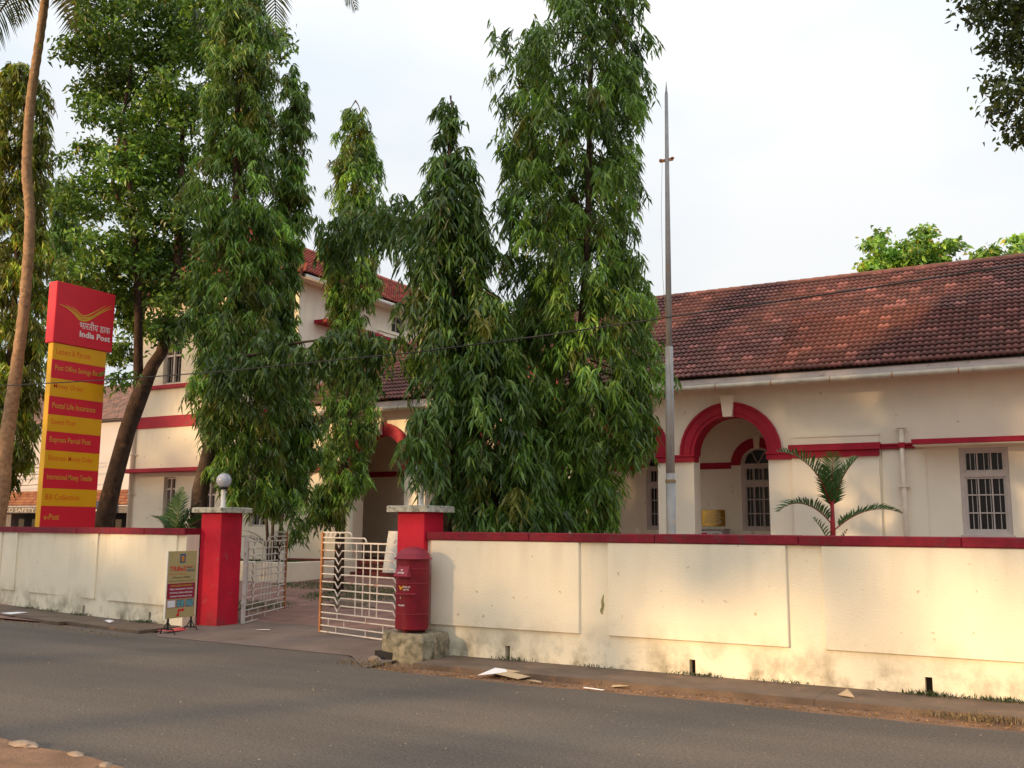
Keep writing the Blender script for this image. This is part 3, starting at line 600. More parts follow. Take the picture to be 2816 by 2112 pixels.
for c in ARC:
    mb = MB()
    prof = [(rI-.014, 22.47), (rI-.014, 21.97), (rI+.07, 21.97), (rI+.075, 21.94), (rI+.255, 21.94), (rI+.26, 21.905), (rI+.315, 21.905), (rI+.315, 22.0)]
    n_ = len(prof); vs = []
    for i in range(NB+1):
        a = math.pi*i/NB
        for r_, y_ in prof: vs.append((c-r_*math.cos(a), y_, ZS+.01+r_*math.sin(a)))
    mb.add(vs, [(i*n_+k, i*n_+k+1, (i+1)*n_+k+1, (i+1)*n_+k) for i in range(NB) for k in range(n_-1)]); P(mb, 'arch_moulding', 'red_trim')
    mb = MB(); mb.prism([(c-.10, ZS+rI-.02), (c+.10, ZS+rI-.02), (c+.155, ZS+rI+.43), (c-.155, ZS+rI+.43)], 'y', 21.83, 21.998); P(mb, 'keystone', 'cream')
    mb = MB(); mb.box(c-.16, c+.16, 21.81, 21.998, ZS+rI+.43, ZS+rI+.47); P(mb, 'keystone_cap', 'cream')
# veranda rear wall with arched windows
YV = 24.4; VC = [-16.7, -14.2, -11.75, -9.2, -6.63]; wr = .43
mb = MB(); ed = [XL]
for c in VC: ed += [c-wr, c+wr]
ed.append(-5.0)
zs0 = 3.22
for a, b in zip(ed[0::2], ed[1::2]): mb.box(a, b, YV, YV+.3, FL, ZT)
for c in VC:
    mb.box(c-wr, c+wr, YV, YV+.3, FL, 1.58)
    ap = [(c-wr*math.cos(math.pi*i/10), zs0+wr*math.sin(math.pi*i/10)) for i in range(11)]
    for (xa, za), (xb, zb) in zip(ap, ap[1:]):
        for y in (YV, YV+.3): mb.add([(xa,y,za),(xb,y,zb),(xb,y,ZT),(xa,y,ZT)], [(0,1,2,3)])
        mb.add([(xa,YV,za),(xb,YV,zb),(xb,YV+.3,zb),(xa,YV+.3,za)], [(0,1,2,3)])
mb.box(-5.3, -5.0, 22.45, YV, FL, ZT)
P(mb, 'veranda_wall', 'cream_facade')
ed2 = [XL]
for c in VC: ed2 += [c-wr-.25, c+wr+.25]
ed2.append(-5.3)
for a, b in zip(ed2[0::2], ed2[1::2]): redbox('veranda_band', a-.0 if a == XL else a, b, YV-.04, YV-.002, 3.14, 3.30)
for c in VC:
    mb = MB(); vs = []
    for i in range(NB+1):
        a = math.pi*i/NB
        for r_, y_ in ((wr+.01, YV), (wr+.01, YV-.05), (wr+.25, YV-.05), (wr+.25, YV)): vs.append((c-r_*math.cos(a), y_, zs0+.0+r_*math.sin(a)))
    mb.add(vs, [(i*4+k, i*4+k+1, (i+1)*4+k+1, (i+1)*4+k) for i in range(NB) for k in range(3)]); P(mb, 'arch_moulding', 'red_trim')
    mb = MB(); mb.prism([(c-.06, zs0+wr-.02), (c+.06, zs0+wr-.02), (c+.09, zs0+wr+.30), (c-.09, zs0+wr+.30)], 'y', YV-.09, YV-.055); P(mb, 'keystone', 'cream')
def window(mb_par, x0, x1, z0, z1, y, cols, rows_top, rows, ztr, arch=None, depth=.1):
    """frame, panes and bars as children; returns frame"""
    fr = MB(); ft = .075
    for b in ((x0,x0+ft,z0,z1),(x1-ft,x1,z0,z1),(x0+ft,x1-ft,z0,z0+ft)): fr.box(b[0], b[1], y-depth/2, y+depth/2, b[2], b[3])
    fr.box(x0+ft, x1-ft, y-depth/2-.01, y+depth/2, ztr-.05, ztr+.05)
    if not arch: fr.box(x0+ft, x1-ft, y-depth/2, y+depth/2, z1-ft, z1)
    else:
        fr.box(x0+ft, x1-ft, y-depth/2-.01, y+depth/2, z1-.09, z1); c = (x0+x1)/2; rr = (x1-x0)/2; vs = []
        for i in range(NB+1):
            a = math.pi*i/NB
            for r_, y_ in ((rr, y+depth/2), (rr, y-depth/2), (rr-.085, y-depth/2), (rr-.085, y+depth/2)): vs.append((c-r_*math.cos(a), y_, z1+r_*math.sin(a)))
        fr.add(vs, [(i*4+k, i*4+k+1, (i+1)*4+k+1, (i+1)*4+k) for i in range(NB) for k in range(3)])
        for a in (60, 120): 
            dx, dz = math.cos(R(a)), math.sin(R(a)); r3 = rr-.08
            fr.tube([(c,y-.02,z1),(c+dx*r3,y-.02,z1+dz*r3)], .014, 4)
    # casement frame
    a, b = x0+ft, x1-ft
    for (zz0, zz1, nr_) in ((z0+ft, ztr-.05, rows), (ztr+.05, z1-(.09 if arch else ft), rows_top)):
        for bx in ((a,a+.04,zz0,zz1),(b-.04,b,zz0,zz1),(a+.04,b-.04,zz0,zz0+.04),(a+.04,b-.04,zz1-.04,zz1)): fr.box(bx[0], bx[1], y-.03, y+.03, bx[2], bx[3])
        for i in range(1, cols): xx = a+(b-a)*i/cols; fr.box(xx-.012, xx+.012, y-.025, y+.02, zz0+.04, zz1-.04)
        for i in range(1, nr_): z_ = zz0+(zz1-zz0)*i/nr_; fr.box(a+.04, b-.04, y-.022, y+.02, z_-.012, z_+.012)
    f = P(fr, 'window', 'frame')
    gm = MB(); gm.box(a+.02, b-.02, y+.026, y+.032, z0+.05, z1-.04)
    if arch:
        c = (x0+x1)/2; rr = (x1-x0)/2-.05; gm.add([(c, y+.028, z1-.04)]+[(c-rr*math.cos(math.pi*i/NB), y+.028, z1-.04+rr*math.sin(math.pi*i/NB)) for i in range(NB+1)], [(0,i,i+1) for i in range(1,NB+1)])
    P(gm, 'pane', 'glass', parent=f)
    bm_ = MB(); nb = cols*3
    for i in range(nb):
        if i % 3 == 0 and i: continue
        xx = a+(b-a)*(i+.5)/nb; bm_.box(xx-.006, xx+.006, y+.008, y+.02, z0+ft, z1-.08)
    P(bm_, 'grille_bars', 'bar', parent=f)
    return f
window(None, WX0, WX1, WZ0, WZ1, 22.08, 3, 1, 3, 2.76)
mb = MB(); mb.bevbox(WX0-.04, WX1+.04, 21.93, 22.02, WZ0-.05, WZ0, .008); P(mb, 'window_sill', 'frame')
for c in VC: window(None, c-wr, c+wr, 1.58, 3.26, YV+.08, 3, 1, 3, 2.76, arch=True)
# plaque, letter counter
mb = MB(); mb.bevbox(-8.11, -7.5, YV-.03, YV-.002, 1.69, 2.10, .006); pq = P(mb, 'brass_plaque', 'brass')
pq.parent = None; pq.location = (PX, PY, 0); tag(pq, 'engraved brass plaque on the veranda wall behind the right arch', 'plaque')
mb = MB()
for i in range(9): mb.box(-8.05+rnd.uniform(0,.06), -7.56-rnd.uniform(0,.08), YV-.0318, YV-.031, 2.045-i*.038, 2.060-i*.038)
P(mb, 'engraved_lines', 'gutter', parent=pq)
lc = thing('letter_cabinet', 'low cabinet with labelled letter slots under the brass plaque', 'cabinet', (-7.9, 24.1, FL))
MB().bevbox(-.48, .5, -.2, .28, 0, .90, .01).build('case', 'frame', lc); MB().box(-.5, .53, -.25, .29, .90, .925).build('top', 'frame', lc)
for i in range(3):
    d = MB().box(-.46+i*.31, -.17+i*.31, -.215, -.201, .62, .87).build('slot_door', 'paper', lc); MB().box(-.42+i*.31, -.21+i*.31, -.222, -.216, .72, .735).build('slot', 'dark', d)
    MB().box(-.41+i*.31, -.22+i*.31, -.218, -.2155, .79, .825).build('label_strip', 'plastic' if i == 1 else 'gutter', d)
# red signboard above the entrance, seen through the leaves
nb_ = thing('name_board', 'red India Post name board over the veranda, glimpsed through the leaves', 'sign', (-11.4, 21.3, 4.6))
MB().bevbox(-.95, .75, -.04, .04, 0, 1.15, .01).build('board', 'sred', nb_); vs, fs = swoosh(crom([(-.7,.75),(-.5,.7),(-.35,.5),(-.15,.6),(.1,.85)]), .08); mb = MB(); mb.add([(a, -.044, b) for a, b, _ in vs], fs); mb.build('emblem', 'gold', nb_)
textmesh('India Post', .8, .16, 'wtext', nb_, mw=face_mw((-.3, -.044, .25), (1,0,0), (0,0,1)), bold=.02)
for s in (-.8, .6): MB().box(s-.02, s+.02, .04, .7, .3, .34).build('bracket', 'dark', nb_)
# eaves: fascia, gutter
mb = MB(); mb.box(XL, XR+.3, 21.38, 21.42, 4.80, 5.03); P(mb, 'fascia_board', 'fascia')
mb = MB(); mb.box(XL, XR+.3, 21.42, 22.0, 5.0, 5.03); P(mb, 'eave_soffit', 'cream_facade')
mb = MB(); mb.tube([(XL, 21.32, 4.81), (XR+.3, 21.32, 4.83)], .058, 12); P(mb, 'gutter', 'gutter', smooth=True)
for i in range(20):
    mb = MB(); xx = XL+.5+i*1.26; mb.lathe(0, 0, [(.064,-.01),(.064,.01)], 12); mb.v = [(xx+c, 21.32+a, 4.82+b) for a, b, c in mb.v]; P(mb, 'gutter_bracket', 'rust')
# downpipe
mb = MB(); mb.tube([(-2.88, 21.86, .3), (-2.88, 21.86, 3.74)], .05, 14); dp = P(mb, 'downpipe', 'pipe', smooth=True)
for z in (2.52, 3.76, 1.3): mb = MB(); mb.lathe(-2.88, 21.86, [(.05,0),(.065,.004),(.065,.03),(.05,.034)], 14, z-.015); mb.box(-2.99, -2.77, 21.87, 21.96, z-.006, z+.01); P(mb, 'pipe_bracket', 'pipe', parent=dp)
mb = MB(); mb.box(-2.945, -2.815, 21.80, 21.93, 3.34, 3.45); P(mb, 'pipe_wrap', 'red_trim', parent=dp)
# ---------------------------------------------------------------- tile roofs
EZ, EY, SL = 5.05, 21.32, .665        # eave height, eave line, slope (rise/run)
RY = 26.1; RZ = EZ+SL*(RY-EY)
mb = MB(); hx_ = -16.5
mb.add([(XL,EY+.04,EZ-.03),(XR+.3,EY+.04,EZ-.03),(XR+.3,RY,RZ-.05),(hx_,RY,RZ-.05),(XL,2*RY-EY,EZ-.03),(XR+.3,2*RY-EY,EZ-.03)], [(0,1,2,3),(3,2,5,4),(0,3,4)])
P(mb, 'roof_deck', 'wood')
TW, TL, NS = .26, .28, 9
rows = 24; pitch_len = math.hypot(RY-EY, RZ-EZ); step = pitch_len/rows
ca, sa = (RY-EY)/pitch_len, (RZ-EZ)/pitch_len
def tile_geo(w=TW, l=TL):
    vs = []; 
    for j, (t, lift) in enumerate(((0, .048), (l, .004))):
        for i in range(NS):
            x = w*i/(NS-1)*1.0; hgt = .017*(1-math.cos(4*math.pi*i/(NS-1)))/1 + lift
            vs.append((x, t, hgt))
    for i in range(NS): vs.append((w*i/(NS-1), 0, max(0, .017*(1-math.cos(4*math.pi*i/(NS-1)))+.048-.044)))
    fs = [(i, i+1, NS+i+1, NS+i) for i in range(NS-1)]+[(2*NS+i, 2*NS+i+1, i+1, i) for i in range(NS-1)]
    return vs, fs
tv, tf = tile_geo()
tm = bpy.data.meshes.new('tile'); tm.from_pydata(tv, [], tf); tm.materials.append(M['tile']); tm.polygons.foreach_set('use_smooth', [k < NS-1 for k in range(len(tf))])
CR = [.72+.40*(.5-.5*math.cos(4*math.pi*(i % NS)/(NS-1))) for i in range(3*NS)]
for i in range(2*NS, 3*NS): CR[i] *= .5  # front edges at half tone: shadow line under each row painted in
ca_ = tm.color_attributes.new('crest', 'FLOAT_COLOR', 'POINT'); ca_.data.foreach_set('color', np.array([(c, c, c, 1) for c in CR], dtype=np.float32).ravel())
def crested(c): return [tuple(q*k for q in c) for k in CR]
def tcol():
    c = TILES[rnd.randrange(len(TILES))]; f = rnd.uniform(.85, 1.15); return tuple(q*f for q in c)
mass = MB(); count = 0
ncol = int((XR+.3-XL)/TW)
for r_ in range(rows):
    s0 = r_*step; y0 = EY+ca*s0; z0 = EZ+sa*s0
    for c_ in range(ncol):
        x0 = XL+c_*TW
        if x0+TW < XL+(hx_-XL)*(y0-EY)/(RY-EY): continue
        jx, jz = rnd.uniform(-.005,.005), rnd.uniform(0,.006); jr = rnd.uniform(-.012, .012)
        if r_ < 14 and -5.55 <= x0 <= .55 and count < 300:
            o = bpy.data.objects.new('tile', tm); C.collection.objects.link(o); o.parent = po; count += 1
            o.matrix_local = T((x0+jx-PX, y0-PY, z0+jz)) @ Matrix.Rotation(math.atan2(sa, ca), 4, 'X') @ Matrix.Rotation(jr, 4, 'Z')
        else:
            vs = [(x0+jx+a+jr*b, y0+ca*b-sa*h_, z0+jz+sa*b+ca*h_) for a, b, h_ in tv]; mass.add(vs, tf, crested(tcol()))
hips = 5.8   # hip end facing the two storey block
for r_ in range(rows):
    f = r_/rows; xx0 = XL+(hx_-XL)*f; y_a = EY+(RY-EY)*f; y_b = 2*RY-EY-(RY-EY)*f; n_ = max(0, int((y_b-y_a)/TW)); hl = math.hypot(hx_-XL, RZ-EZ); cx_, sx2 = (hx_-XL)/hl, (RZ-EZ)/hl
    for k in range(n_):
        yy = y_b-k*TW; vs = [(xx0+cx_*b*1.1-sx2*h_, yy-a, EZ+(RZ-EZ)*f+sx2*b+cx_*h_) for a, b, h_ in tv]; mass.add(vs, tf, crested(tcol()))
rm = P(mass, 'tile_field', 'tile_mass'); rm['kind'] = 'stuff'
rm.data.polygons.foreach_set('use_smooth', [True]*len(rm.data.polygons)); 
try: rm.data.set_sharp_from_angle(angle=R(45))
except Exception: pass
x = hx_
while x < XR+.2:
    mb = MB(); vs = []; 
    for i, xx in enumerate((x, x+.34)):
        for k in range(7): a = math.pi*k/6; rr = .10-.012*i; vs.append((xx, RY-rr*math.cos(a)*1.15, RZ-.02+rr*math.sin(a)))
    mb.add(vs, [(k, k+1, 8+k, 7+k) for k in range(6)]+[tuple(range(7))]); P(mb, 'ridge_tile', 'ridge'); x += .325
mb = MB(); mb.tube([(XL, EY, EZ+.05), (hx_, RY, RZ+.05)], .09, 8); P(mb, 'hip_capping', 'ridge')
# ---------------------------------------------------------------- two storey block
tb = thing('two_storey_block', 'cream two storey building with red bands and a red tiled roof behind the left trees', 'building', (-23.3, 22, 0))
def P2(mb, name, m, **k):
    par = k.pop('parent', tb); mb.v = [(a+23.3, b-22, c) for a, b, c in mb.v]; return mb.build(name, m, par, **k)
BX0, BX1, BY1, BZ = -26.85, -19.82, 36, 9.0
def holed(mb, x0, x1, z0, z1, y0, y1, holes):
    holes = sorted(holes); a = x0
    for hx0, hx1, hz0, hz1 in holes:
        mb.box(a, hx0, y0, y1, z0, z1); mb.box(hx0, hx1, y0, y1, z0, hz0); mb.box(hx0, hx1, y0, y1, hz1, z1); a = hx1
    mb.box(a, x1, y0, y1, z0, z1)
mb = MB(); holed(mb, BX0, BX1, 0, 3.3, 22, 22.35, [(-25.25, -24.72, 1.9, 3.16), (-23.5, -22.95, 1.6, 3.05), (-21.5, -20.7, 1.6, 3.05)])
holed(mb, BX0, BX1, 3.3, BZ, 22, 22.35, [(-25.6, -24.75, 6.2, 7.6), (-22.6, -21.6, 6.2, 7.6)])
mb.box(BX0, BX0+.35, 22.35, BY1, 0, BZ); mb.box(BX0, BX1, BY1, BY1+.3, 0, BZ)
P2(mb, 'front_wall', 'cream_facade')
mb = MB()     # side wall with a small high window at y 26.7-27.4
for y0, y1, z0, z1 in ((22.35,26.7,0,BZ),(27.4,36,0,BZ),(26.7,27.4,0,8.3),(26.7,27.4,8.85,BZ)): mb.box(BX1-.3, BX1, y0, y1, z0, z1)
P2(mb, 'side_wall', 'cream_facade')
mb = MB(); mb.box(BX1-.14, BX1-.12, 26.7, 27.4, 8.3, 8.85); w_ = P2(mb, 'window', 'shopdark'); mb = MB()
for k in range(3): mb.box(BX1-.12, BX1-.09, 26.75+k*.3, 26.79+k*.3, 8.3, 8.85)
mb.box(BX1-.12, BX1-.09, 26.7, 27.4, 8.62, 8.66); P2(mb, 'frame', 'frame', parent=w_)
for x0, x1, z0, z1 in [(-25.25, -24.72, 1.9, 3.16), (-23.5, -22.95, 1.6, 3.05), (-21.5, -20.7, 1.6, 3.05), (-25.6, -24.75, 6.2, 7.6), (-22.6, -21.6, 6.2, 7.6)]:
    mb = MB()
    for b in ((x0,x0+.06,z0,z1),(x1-.06,x1,z0,z1),(x0+.06,x1-.06,z0,z0+.06),(x0+.06,x1-.06,z1-.06,z1),(x0+.06,x1-.06,(z0+z1)/2-.03+.25,(z0+z1)/2+.03+.25),((x0+x1)/2-.03,(x0+x1)/2+.03,z0+.06,z1-.06)): mb.box(b[0], b[1], 22.1-.03*(b[0] > x0+.1), 22.17, b[2], b[3])
    f = P2(mb, 'window', 'frame'); mb = MB(); mb.box(x0+.03, x1-.03, 22.18, 22.19, z0+.03, z1-.03); P2(mb, 'pane', 'glass', parent=f)
    mb = MB()
    for k in range(7): xx = x0+.08+(x1-x0-.16)*k/6; mb.box(xx-.006, xx+.006, 22.172, 22.178, z0+.06, z1-.06)
    P2(mb, 'grille_bars', 'bar', parent=f)
mb = MB(); mb.bevbox(BX0-.05, -22.3, 21.5, 21.998, 3.30, 3.42, .008); P2(mb, 'sunshade', 'red_trim')
mb = MB(); mb.bevbox(-22.3, BX1-.0, 21.88, 21.998, 3.22, 3.40, .008); P2(mb, 'band', 'red_trim')
mb = MB(); mb.box(BX0+.02, BX1-.005, 21.97, 21.998, 4.77, 5.15); P2(mb, 'wide_band', 'red_trim')
mb = MB(); mb.bevbox(BX0+.05, BX1-.02, 21.90, 21.998, 6.05, 6.17, .006); P2(mb, 'sill_band', 'red_trim')
mb = MB(); mb.bevbox(BX1+.002, BX1+.5, 22.7, 25.6, 7.83, 7.93, .006); P2(mb, 'sunshade', 'red_trim')
mb = MB(); mb.bevbox(BX1+.002, BX1+.12, 25.9, 34, 8.02, 8.14, .01); mb.bevbox(BX1+.002, BX1+.16, 25.9, 34, 8.14, 8.2, .01); P2(mb, 'cornice', 'cream')
mb = MB(); mb.bevbox(BX1+.002, BX1+.10, 25.9, 34, 7.93, 8.018, .006); P2(mb, 'band', 'red_trim')
mb = MB(); mb.box(BX1+.002, BX1+.03, 25.95, 34, 7.0, 7.92); P2(mb, 'recess_shade_strip', 'shopgrey')  # flat grey strip; shade of the recess below the cornice put into its colour
mb = MB(); mb.tube([(-26.74, 21.92, 0), (-26.74, 21.92, 8.9)], .055, 12); dp = P2(mb, 'downpipe', 'pipe', smooth=True)
for z in (2.6, 3.9, 6.4): mb = MB(); mb.lathe(-26.74, 21.92, [(.055,0),(.075,.004),(.075,.035),(.055,.04)], 12, z); mb.box(-26.9, -26.55, 21.93, 21.97, z+.01, z+.03); P2(mb, 'pipe_bracket', 'pipe', parent=dp)
mb = MB(); mb.tube([(BX1+.55, 21.6, 9.02), (BX1+.55, 36.4, 9.02)], .07, 12); P2(mb, 'gutter', 'white', smooth=True)
mb = MB(); mb.box(BX0-.5, BX1+.5, 21.5, 36.4, 9.0, 9.03); P2(mb, 'eave_soffit', 'cream')
mb = MB(); mb.box(BX1+.5, BX1+.53, 21.47, 36.4, 9.0, 9.12); mb.box(BX0-.5, BX1+.5, 21.47, 21.5, 9.0, 9.12); P2(mb, 'fascia_board', 'wood')
ex0, ex1, ey0, ey1 = BX0-.6, BX1+.62, 21.38, 36.5; rz = 9.1+.58*(ex1-ex0)/2; xm = (ex0+ex1)/2; hy = 1.2
mb = MB(); mb.add([(ex0,ey0,9.1),(ex1,ey0,9.1),(ex1,ey1,9.1),(ex0,ey1,9.1),(xm,ey0+hy,rz-.03),(xm,ey1-hy,rz-.03)], [(0,1,4),(1,2,5,4),(2,3,5),(3,0,4,5)]); P2(mb, 'roof_deck', 'wood')
RT = [(.30,.055,.035),(.36,.075,.05),(.22,.045,.03),(.40,.10,.06),(.27,.06,.045)]
mass = MB(); hl = math.hypot(ex1-xm, rz-9.1); nr2 = int(hl/.27); cx_, sz_ = (ex1-xm)/hl, (rz-9.1)/hl
for r_ in range(nr2+1):
    f = min(r_/nr2, .999); ya = ey0+hy*f; yb = ey1-hy*f; n_ = int((yb-ya)/.26)
    for k in range(n_+1):
        y_ = ya+k*.26; c = RT[rnd.randrange(5)]; ff = rnd.uniform(.8,1.15); c = tuple(q*ff for q in c)
        vs = [(ex1-(ex1-xm)*f-cx_*b+sz_*h_, y_+a*.26/TW, 9.1+(rz-9.1)*f+sz_*b+cx_*h_) for a, b, h_ in tv]; mass.add(vs, tf, crested(c))
for r_ in range(7):
    f = r_/7; xa = ex0+(xm-ex0)*f; xb = ex1-(ex1-xm)*f; n_ = int((xb-xa)/.28)
    for k in range(n_+1):
        vs = [(xa+k*.28+a, ey0+hy*f+.35*b, 9.1+(rz-9.1)*f+.93*b+h_*.3) for a, b, h_ in tv]; mass.add(vs, tf, crested(RT[rnd.randrange(5)]))
rm = P2(mass, 'tile_field', 'tile_mass'); rm['kind'] = 'stuff'
mb = MB(); mb.tube([(xm, ey0+hy, rz), (xm, ey1-hy, rz)], .11, 8); mb.tube([(xm, ey0+hy, rz), (ex1, ey0, 9.13)], .09, 8); P2(mb, 'ridge_capping', mat('ridge_red', (.42, .12, .08), .85, .3, 6))
# ---------------------------------------------------------------- shops far left
sh = thing('shop_building', 'pale grey shop building with a low tiled awning, far left behind the wall', 'building', (-46, 36, 0))
def P3(mb, name, m, **k):
    par = k.pop('parent', sh); mb.v = [(a+46, b-36, c) for a, b, c in mb.v]; return mb.build(name, m, par, **k)
mb = MB(); mb.box(-66, -43.2, 36.6, 44, 2.9, 7.55); P3(mb, 'upper_wall', 'greywall')
mb = MB(); mb.box(-66, -43.2, 37.2, 44, 0, 2.9); P3(mb, 'shopfront', 'shopdark')
for x in (-58.5, -54.6, -50.4, -47.2, -43.5): mb = MB(); mb.box(x-.25, x+.25, 36.2, 36.7, 0, 2.9); P3(mb, 'pillar', 'shopgrey')
mb = MB(); mb.box(-66, -43.2, 35.9, 36.1, 2.25, 2.62); P3(mb, 'beam', 'shopgrey')
mb = MB(); mb.box(-66, -43.2, 35.88, 36.0, 2.63, 2.67); P3(mb, 'awning_edge', 'fascia')
mass = MB()
for r_ in range(5):
    for k in range(78): c = [(.42,.17,.08),(.36,.13,.07),(.46,.21,.10)][rnd.randrange(3)]; mass.add([(-65.8+k*.28+a, 35.9+r_*.24*.55+b*.6, 2.68+r_*.165+b*.55+h_*1.6) for a, b, h_ in tv], tf, crested(c))
o = P3(mass, 'awning_tiles', 'tile_mass'); o['kind'] = 'stuff'
mass = MB()
for r_ in range(13):
    for k in range(78): c = [(.22,.13,.10),(.28,.15,.11),(.17,.11,.09)][rnd.randrange(3)]; mass.add([(-65.5+k*.285+a, 36.3+r_*.25+b, 7.45+r_*.20+b*.8+h_) for a, b, h_ in tv], tf, crested(c))
o = P3(mass, 'roof_tiles', 'tile_mass'); o['kind'] = 'stuff'
mb = MB(); mb.box(-66, -43, 36.3, 44, 7.4, 7.5); P3(mb, 'eave', 'wood')
textmesh('NGCO SAFETY', 3.6, .24, 'gutter', sh, 'shop_lettering', face_mw((-9.35, -.13, 2.30), (1,0,0), (0,0,1)))
for z in (3.9, 4.5, 4.9, 5.1): MB().tube([(-20,-.0,z),(-11,-.1,z-.15),(-1,-.0,z+.1)], .018, 4).build('service_cable', 'dark', sh)
jb = thing('shop_board', 'dark navy shop board with large pale letters, between the leaning trunk and the pale downpipe', 'sign', (-45.2, 35.5, .6))
MB().box(-1.6, .35, -.05, .05, .55, 2.3).build('board', 'navy', jb); MB().box(-1.6, .35, -.052, .048, .2, .52).build('stripe', 'red', jb)
textmesh('nom', 1.25, .42, 'pipe', jb, mw=face_mw((-1.15, -.056, 1.42), (1,0,0), (0,0,1)), bold=.02); textmesh('JEWELLERS', 1.95, .22, 'pipe', jb, mw=face_mw((-1.6, -.056, 1.08), (1,0,0), (0,0,1)), bold=.01)
MB().box(-1.55, -1.45, -.03, .03, -.6, .2).build('leg', 'dark', jb); MB().box(.2, .3, -.03, .03, -.6, .2).build('leg', 'dark', jb)
# ---------------------------------------------------------------- planter, white board on the steps, cable, litter
pln = thing('planter', 'low white masonry planter with grass and a palm beside the entrance steps', 'planter', (-19, 19.8, g(19.8)))
mb = MB(); mb.bevbox(-2.0, 2.2, -1.25, -1.05, -.1, .44, .01); mb.bevbox(2.0, 2.2, -1.05, 1.5, -.1, .44, .01); mb.bevbox(-2.2, -2.0, -1.25, 1.5, -.1, .44, .01); mb.build('planter_wall', 'cream', pln)
MB().box(-2.0, 2.0, -1.05, 1.5, -.1, .36).build('soil', 'soil', pln)
pb2 = thing('display_board', 'white folding display board with a small picture on the entrance steps', 'sign', (-15.55, 21.22, .43))
MB().add([(-.22,-.12,0),(.22,-.12,0),(.17,.05,1.08),(-.17,.05,1.08),(-.22,-.10,0),(.22,-.10,0),(.17,.07,1.08),(-.17,.07,1.08)], [(0,1,2,3),(7,6,5,4),(0,4,5,1),(1,5,6,2),(2,6,7,3),(3,7,4,0)]).build('front_panel', 'white', pb2)
MB().add([(-.22,.28,0),(.22,.28,0),(.17,.08,1.08),(-.17,.08,1.08)], [(0,1,2,3)]).build('rear_panel', 'white', pb2)
MB().add([(-.12,.0,.70),(.12,.0,.70),(.11,.045,1.0),(-.11,.045,1.0)], [(0,1,2,3)]).build('poster', 'porange', pb2)
for v in pb2.children[-1].data.vertices: v.co.y -= .012
cb = MB().tube([(x, 9.2+.0*x, z) for x, z in ((-60,5.4),(-40,4.55),(-25,4.0),(-14.36,3.775),(-11.8,3.695),(-9.65,3.655),(-6.44,3.655),(-4.77,3.70),(-3.32,3.76),(-1.6,3.83),(-.16,3.90),(6,4.35),(20,5.6))], .008, 6).build('overhead_cable', 'dark')
tag(cb, 'black overhead cable strung across the street in front of the trees', 'cable')
def paper(name, label, cat, x, y, z, poly, m, lift=.03, grp=None, m2=None):
    mb = MB(); n = len(poly); cx = sum(p[0] for p in poly)/n; cy = sum(p[1] for p in poly)/n
    vs = [(p[0], p[1], rnd.uniform(0, lift)) for p in poly]+[(cx, cy, lift*.8)]; vs += [(a, b, c-.004) for a, b, c in vs]
    fs = [(i, (i+1)%n, n) for i in range(n)]+[(n+1+(i+1)%n, n+1+i, 2*n+1) for i in range(n)]+[(i, n+1+i, n+1+(i+1)%n, (i+1)%n) for i in range(n)]
    mb.add(vs, fs); o = mb.build(name, m); o.location = (x, y, z+.006)
    if m2:
        o.data.materials.append(M[m2]); 
        for p in o.data.polygons:
            if p.center.x < -.05: p.material_index = 1
    return tag(o, label, cat, grp)
Gz = ROADZ-.008
paper('crumpled_carton', 'torn carton, half white half brown, on the dirt below the wall', 'litter', -5.68, 10.0, Gz+.0, [(-.26,-.2),(-.05,-.17),(.22,-.12),(.33,.1),(.12,.16),(-.08,.13),(-.24,.16)], 'card', .07, m2='paper')
paper('paper_scrap', 'thin white paper strip at the edge of the asphalt', 'litter', -4.45, 9.70, Gz, [(-.13,.02),(.12,-.03),(.13,.0),(-.12,.05)], 'paper', .02)
paper('card_scrap', 'small brown card scrap right of the thin white paper strip', 'litter', -4.27, 10.0, Gz, [(-.1,-.03),(.1,0),(.11,.05),(-.1,.06)], 'card', .03)
paper('card_scrap', 'bent triangular card scrap near the right end of the drain slabs', 'litter', -1.98, 10.35, 0.0, [(-.09,-.05),(.07,-.06),(.02,.06),(-.02,.07)], 'card', .07)
paper('leaf_litter_scrap', 'tan scrap tucked beside the torn carton', 'litter', -5.22, 9.82, Gz, [(-.09,-.02),(.1,-.03),(.06,.04),(-.05,.05)], 'card', .03)
paper('plastic_wrapper', 'white plastic wrapper on the pavement edge at the far left', 'litter', -16.6, 11.30, 0.0, [(-.26,-.12),(-.05,-.08),(.2,.1),(.16,.16),(-.1,.02)], 'paper', .08)
paper('plastic_wrapper', 'tiny crumpled white wrapper on the slab left of the poster stand', 'litter', -14.1, 11.3, 0.0, [(-.05,-.05),(.06,-.04),(.05,.06),(-.04,.04)], 'paper', .06)
paper('red_cloth', 'crumpled red plastic under the poster stand', 'litter', -12.32, 11.12, -.03, [(-.16,-.2),(.12,-.16),(.15,.1),(.02,.3),(-.1,.2)], 'plastic', .07)
paper('sweet_wrapper', 'orange and white wrapper on the driveway before the left pillar', 'litter', -11.05, 11.72, .005, [(-.12,-.03),(.14,.0),(.12,.05),(-.1,.04)], 'paper', .03)
def stone(name, label, x, y, z, s, cat='stone', grp=None):
    mb = MB(); vs = []; 
    for j, (rr, zz) in enumerate(((.85,0),(1,.35),(.75,.75),(.3,1))):
        for k in range(8): a = 2*math.pi*k/8; f = rr*rnd.uniform(.8,1.15); vs.append((s[0]*f*math.cos(a), s[1]*f*math.sin(a), s[2]*zz))
    mb.add(vs, [(j*8+k, j*8+(k+1)%8, (j+1)*8+(k+1)%8, (j+1)*8+k) for j in range(3) for k in range(8)]+[tuple(range(24,32))]); o = mb.build(name, 'stone'); o.location = (x, y, z); return tag(o, label, cat, grp)
